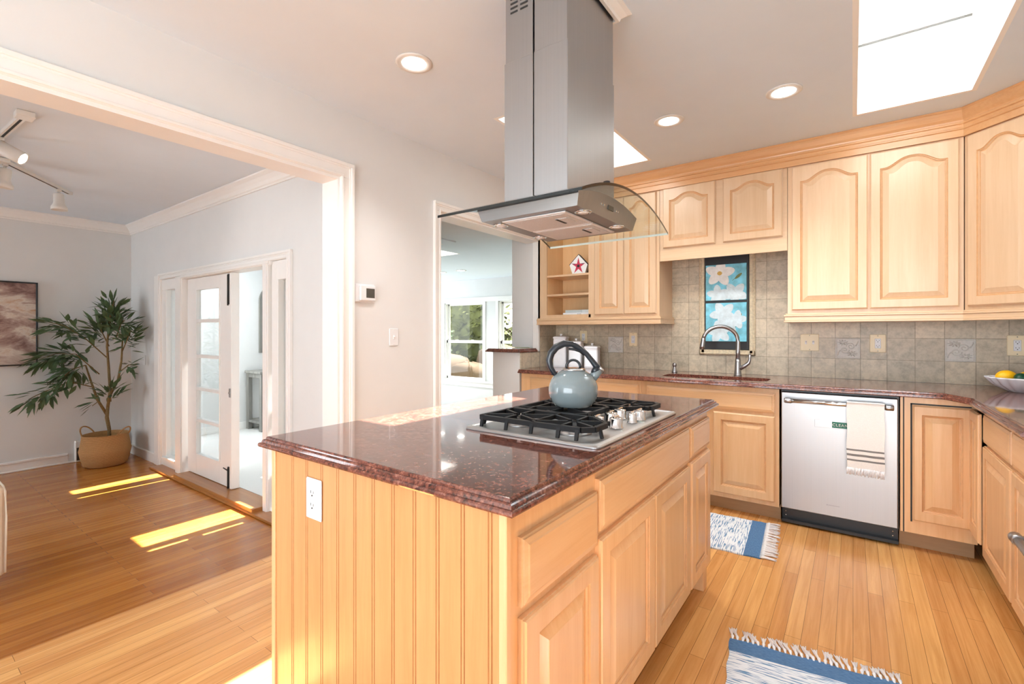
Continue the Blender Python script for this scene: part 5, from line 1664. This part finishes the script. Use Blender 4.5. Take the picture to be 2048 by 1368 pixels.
for sx in (-0.28, 0.315):
    for sy in (-0.31, 0.325):
        m = MB(); m.tube([(sx, sy, 0.13), (sx + 0.012, sy + 0.004, 0.0)], [0.021, 0.012], 10); m.build('leg', 'dark_leg', ac)

# foyer: console table and mirror
cs = thing('console_table', 'narrow grey-washed console table against the foyer wall', 'table', (-7.05, 3.27, FF))
for x in (0.03, 0.40):
    for y in (0.02, 0.88):
        m = MB(); m.box(x - 0.03, x + 0.03, y - 0.03, y + 0.03, 0, 0.80, 0.006); m.build('leg', 'grey_wood', cs)
mb = MB(); mb.box(-0.01, 0.44, -0.03, 0.95, 0.80, 0.835, 0.006); mb.box(0.0, 0.43, 0.0, 0.9, 0.74, 0.80); mb.build('tabletop', 'grey_wood', cs)
mb = MB(); mb.box(0.0, 0.43, 0.0, 0.9, 0.10, 0.135, 0.004); mb.build('lower_shelf', 'grey_wood', cs)
mr_ = thing('wall_mirror', 'grey arched wall mirror hanging over the console table', 'mirror', (-7.079, 3.87, 0.95), R(90))
def arch_out(w_, h_, r_):
    pts = [(-w_, 0), (w_, 0), (w_, h_ - r_)]
    for i in range(1, 10):
        a_ = math.pi / 2 * i / 10
        pts.append((w_ - r_ + r_ * math.cos(a_), h_ - r_ + r_ * math.sin(a_)))
    pts.append((0, h_))
    pts += [(-x, z) for x, z in pts[:1:-1][1:]]
    return pts
outp, inp = arch_out(0.42, 1.05, 0.3), [(x * 0.87, 0.05 + z * 0.9) for x, z in arch_out(0.42, 1.05, 0.3)]
m = MB(); m.loops([[(x, 0, z) for x, z in outp], [(x, -0.03, z) for x, z in outp], [(x, -0.03, z) for x, z in inp], [(x, -0.012, z) for x, z in inp]], True, False); m.build('frame', 'grey_wood', mr_)
m = MB(); m._add([(x, -0.013, z) for x, z in inp], [tuple(range(len(inp)))]); m.build('mirror_glass', 'mirror', mr_)

# ------------------------------------------------------------------ garden outside the windows
mb = MB(); slab(mb, -26, 4, 6.75, 24, -0.6, -0.35); struct(mb.build('ground', 'grass'))
fn = thing('garden_fence', 'brown board fence at the back of the garden', 'fence', (-12, 16, -0.35))
mb = MB()
for i in range(110):
    mb.box(-6 + i * 0.15, -6 + i * 0.15 + 0.143, 0, 0.02, 0, 1.75)
mb.build('boards', 'fence', fn)
mb = MB(); mb.box(-6, 10.5, 0.02, 0.06, 0.3, 0.4); mb.box(-6, 10.5, 0.02, 0.06, 1.4, 1.5); mb.build('rail', 'fence', fn)
def shrub(name, label, cat, c, size, n, mat, seed, trunk=None, L=0.3):
    t = thing(name, label, cat, (c[0], c[1], -0.35))
    m = MB(); rd = random.Random(seed)
    for k in range(n):
        a, b_ = rd.uniform(0, 2 * math.pi), rd.uniform(-1, 1)
        rr_ = (0.55 + 0.45 * rd.random())
        q_ = math.sqrt(1 - b_ * b_)
        p_ = Vector((size[0] * rr_ * q_ * math.cos(a), size[1] * rr_ * q_ * math.sin(a), c[2] + 0.35 + size[2] * rr_ * b_))
        if p_.z < 0.02: p_.z = 0.02 + 0.2 * rd.random()
        d_ = Vector((rd.uniform(-1, 1), rd.uniform(-1, 1), rd.uniform(-1, 0.6)))
        leaf_at(m, p_, d_, Vector((0.2, -0.5, 1)), rd.uniform(0.6, 1.1) * L, 0.28 * L)
    if not trunk:
        m.sphere((0, 0, c[2] + 0.35), 1, size[0] * .86, size[1] * .86, min(size[2] * .86, c[2] + 0.33), 28)
    m.build('foliage', mat, t)
    m = MB()
    h_ = trunk or 0.6
    m.tube([(0, 0, 0), (0.05, 0, h_ * 0.6), (0.0, 0.05, h_ + 0.2)], [0.12, 0.1, 0.06] if trunk else [0.05, 0.04, 0.03], 10); m.build('trunk', 'bark', t)
    return t
shrub('hedge', 'broad olive-green hedge filling the left garden window', 'hedge', (-13.4, 14.4, 1.4), (2.9, 1.0, 1.9), 3800, 'hedge', 1)
shrub('hedge', 'bushy green hedge seen through the right garden window', 'hedge', (-8.3, 13.8, 0.6), (1.9, 0.9, 1.7), 2200, 'hedge', 2)
shrub('garden_tree', 'yellow-green tree over the fence in the right garden window', 'tree', (-8.6, 17.8, 3.2), (2.8, 1.3, 1.3), 2200, 'leaf_yellow', 3, 2.4)
shrub('garden_tree', 'dark slim conifer at the left side of the left garden window', 'tree', (-11.4, 11.6, 0.9), (0.36, 0.36, 1.15), 900, 'leaf', 4, 1.2, 0.2)
def cover(name, label, loc, w_, d_, h_, seed, rz=0):
    rd = random.Random(seed)
    m = MB()
    rings = []
    for k, (s_, z) in enumerate(((1.08, 0), (1.04, h_ * 0.35), (1.0, h_ * 0.75), (0.9, h_ * 0.95), (0.6, h_ * 1.04), (0.2, h_ * 1.1))):
        ring = []
        for (x, y) in rrect(-w_, w_, -d_, d_, min(w_, d_) * 0.35, 8):
            f_ = 1 + 0.05 * math.sin(7 * math.atan2(y, x) + seed) * (1 if z < h_ * 0.8 else 0.4) + rd.uniform(-.012, .012)
            ring.append((x * s_ * f_, y * s_ * f_, z + rd.uniform(-.02, .02) * (z > 0)))
        rings.append(ring)
    m.loops(rings, True, True, smooth=True)
    return tag(m.build(name, 'cover', None, loc, (0, 0, rz)), label, 'furniture cover')
cover('furniture_cover', 'khaki cover over round patio table, left in the garden window', (-9.05, 9.4, -0.35), 0.55, 0.55, 0.92, 1)
cover('furniture_cover', 'khaki cover over patio chairs, right in the garden window', (-7.7, 10.1, -0.35), 0.5, 0.5, 1.15, 2)
cover('furniture_cover', 'low khaki cover in front of the taller garden covers', (-7.75, 8.9, -0.35), 0.4, 0.35, 0.78, 3)
bpy.context.view_layer.update()
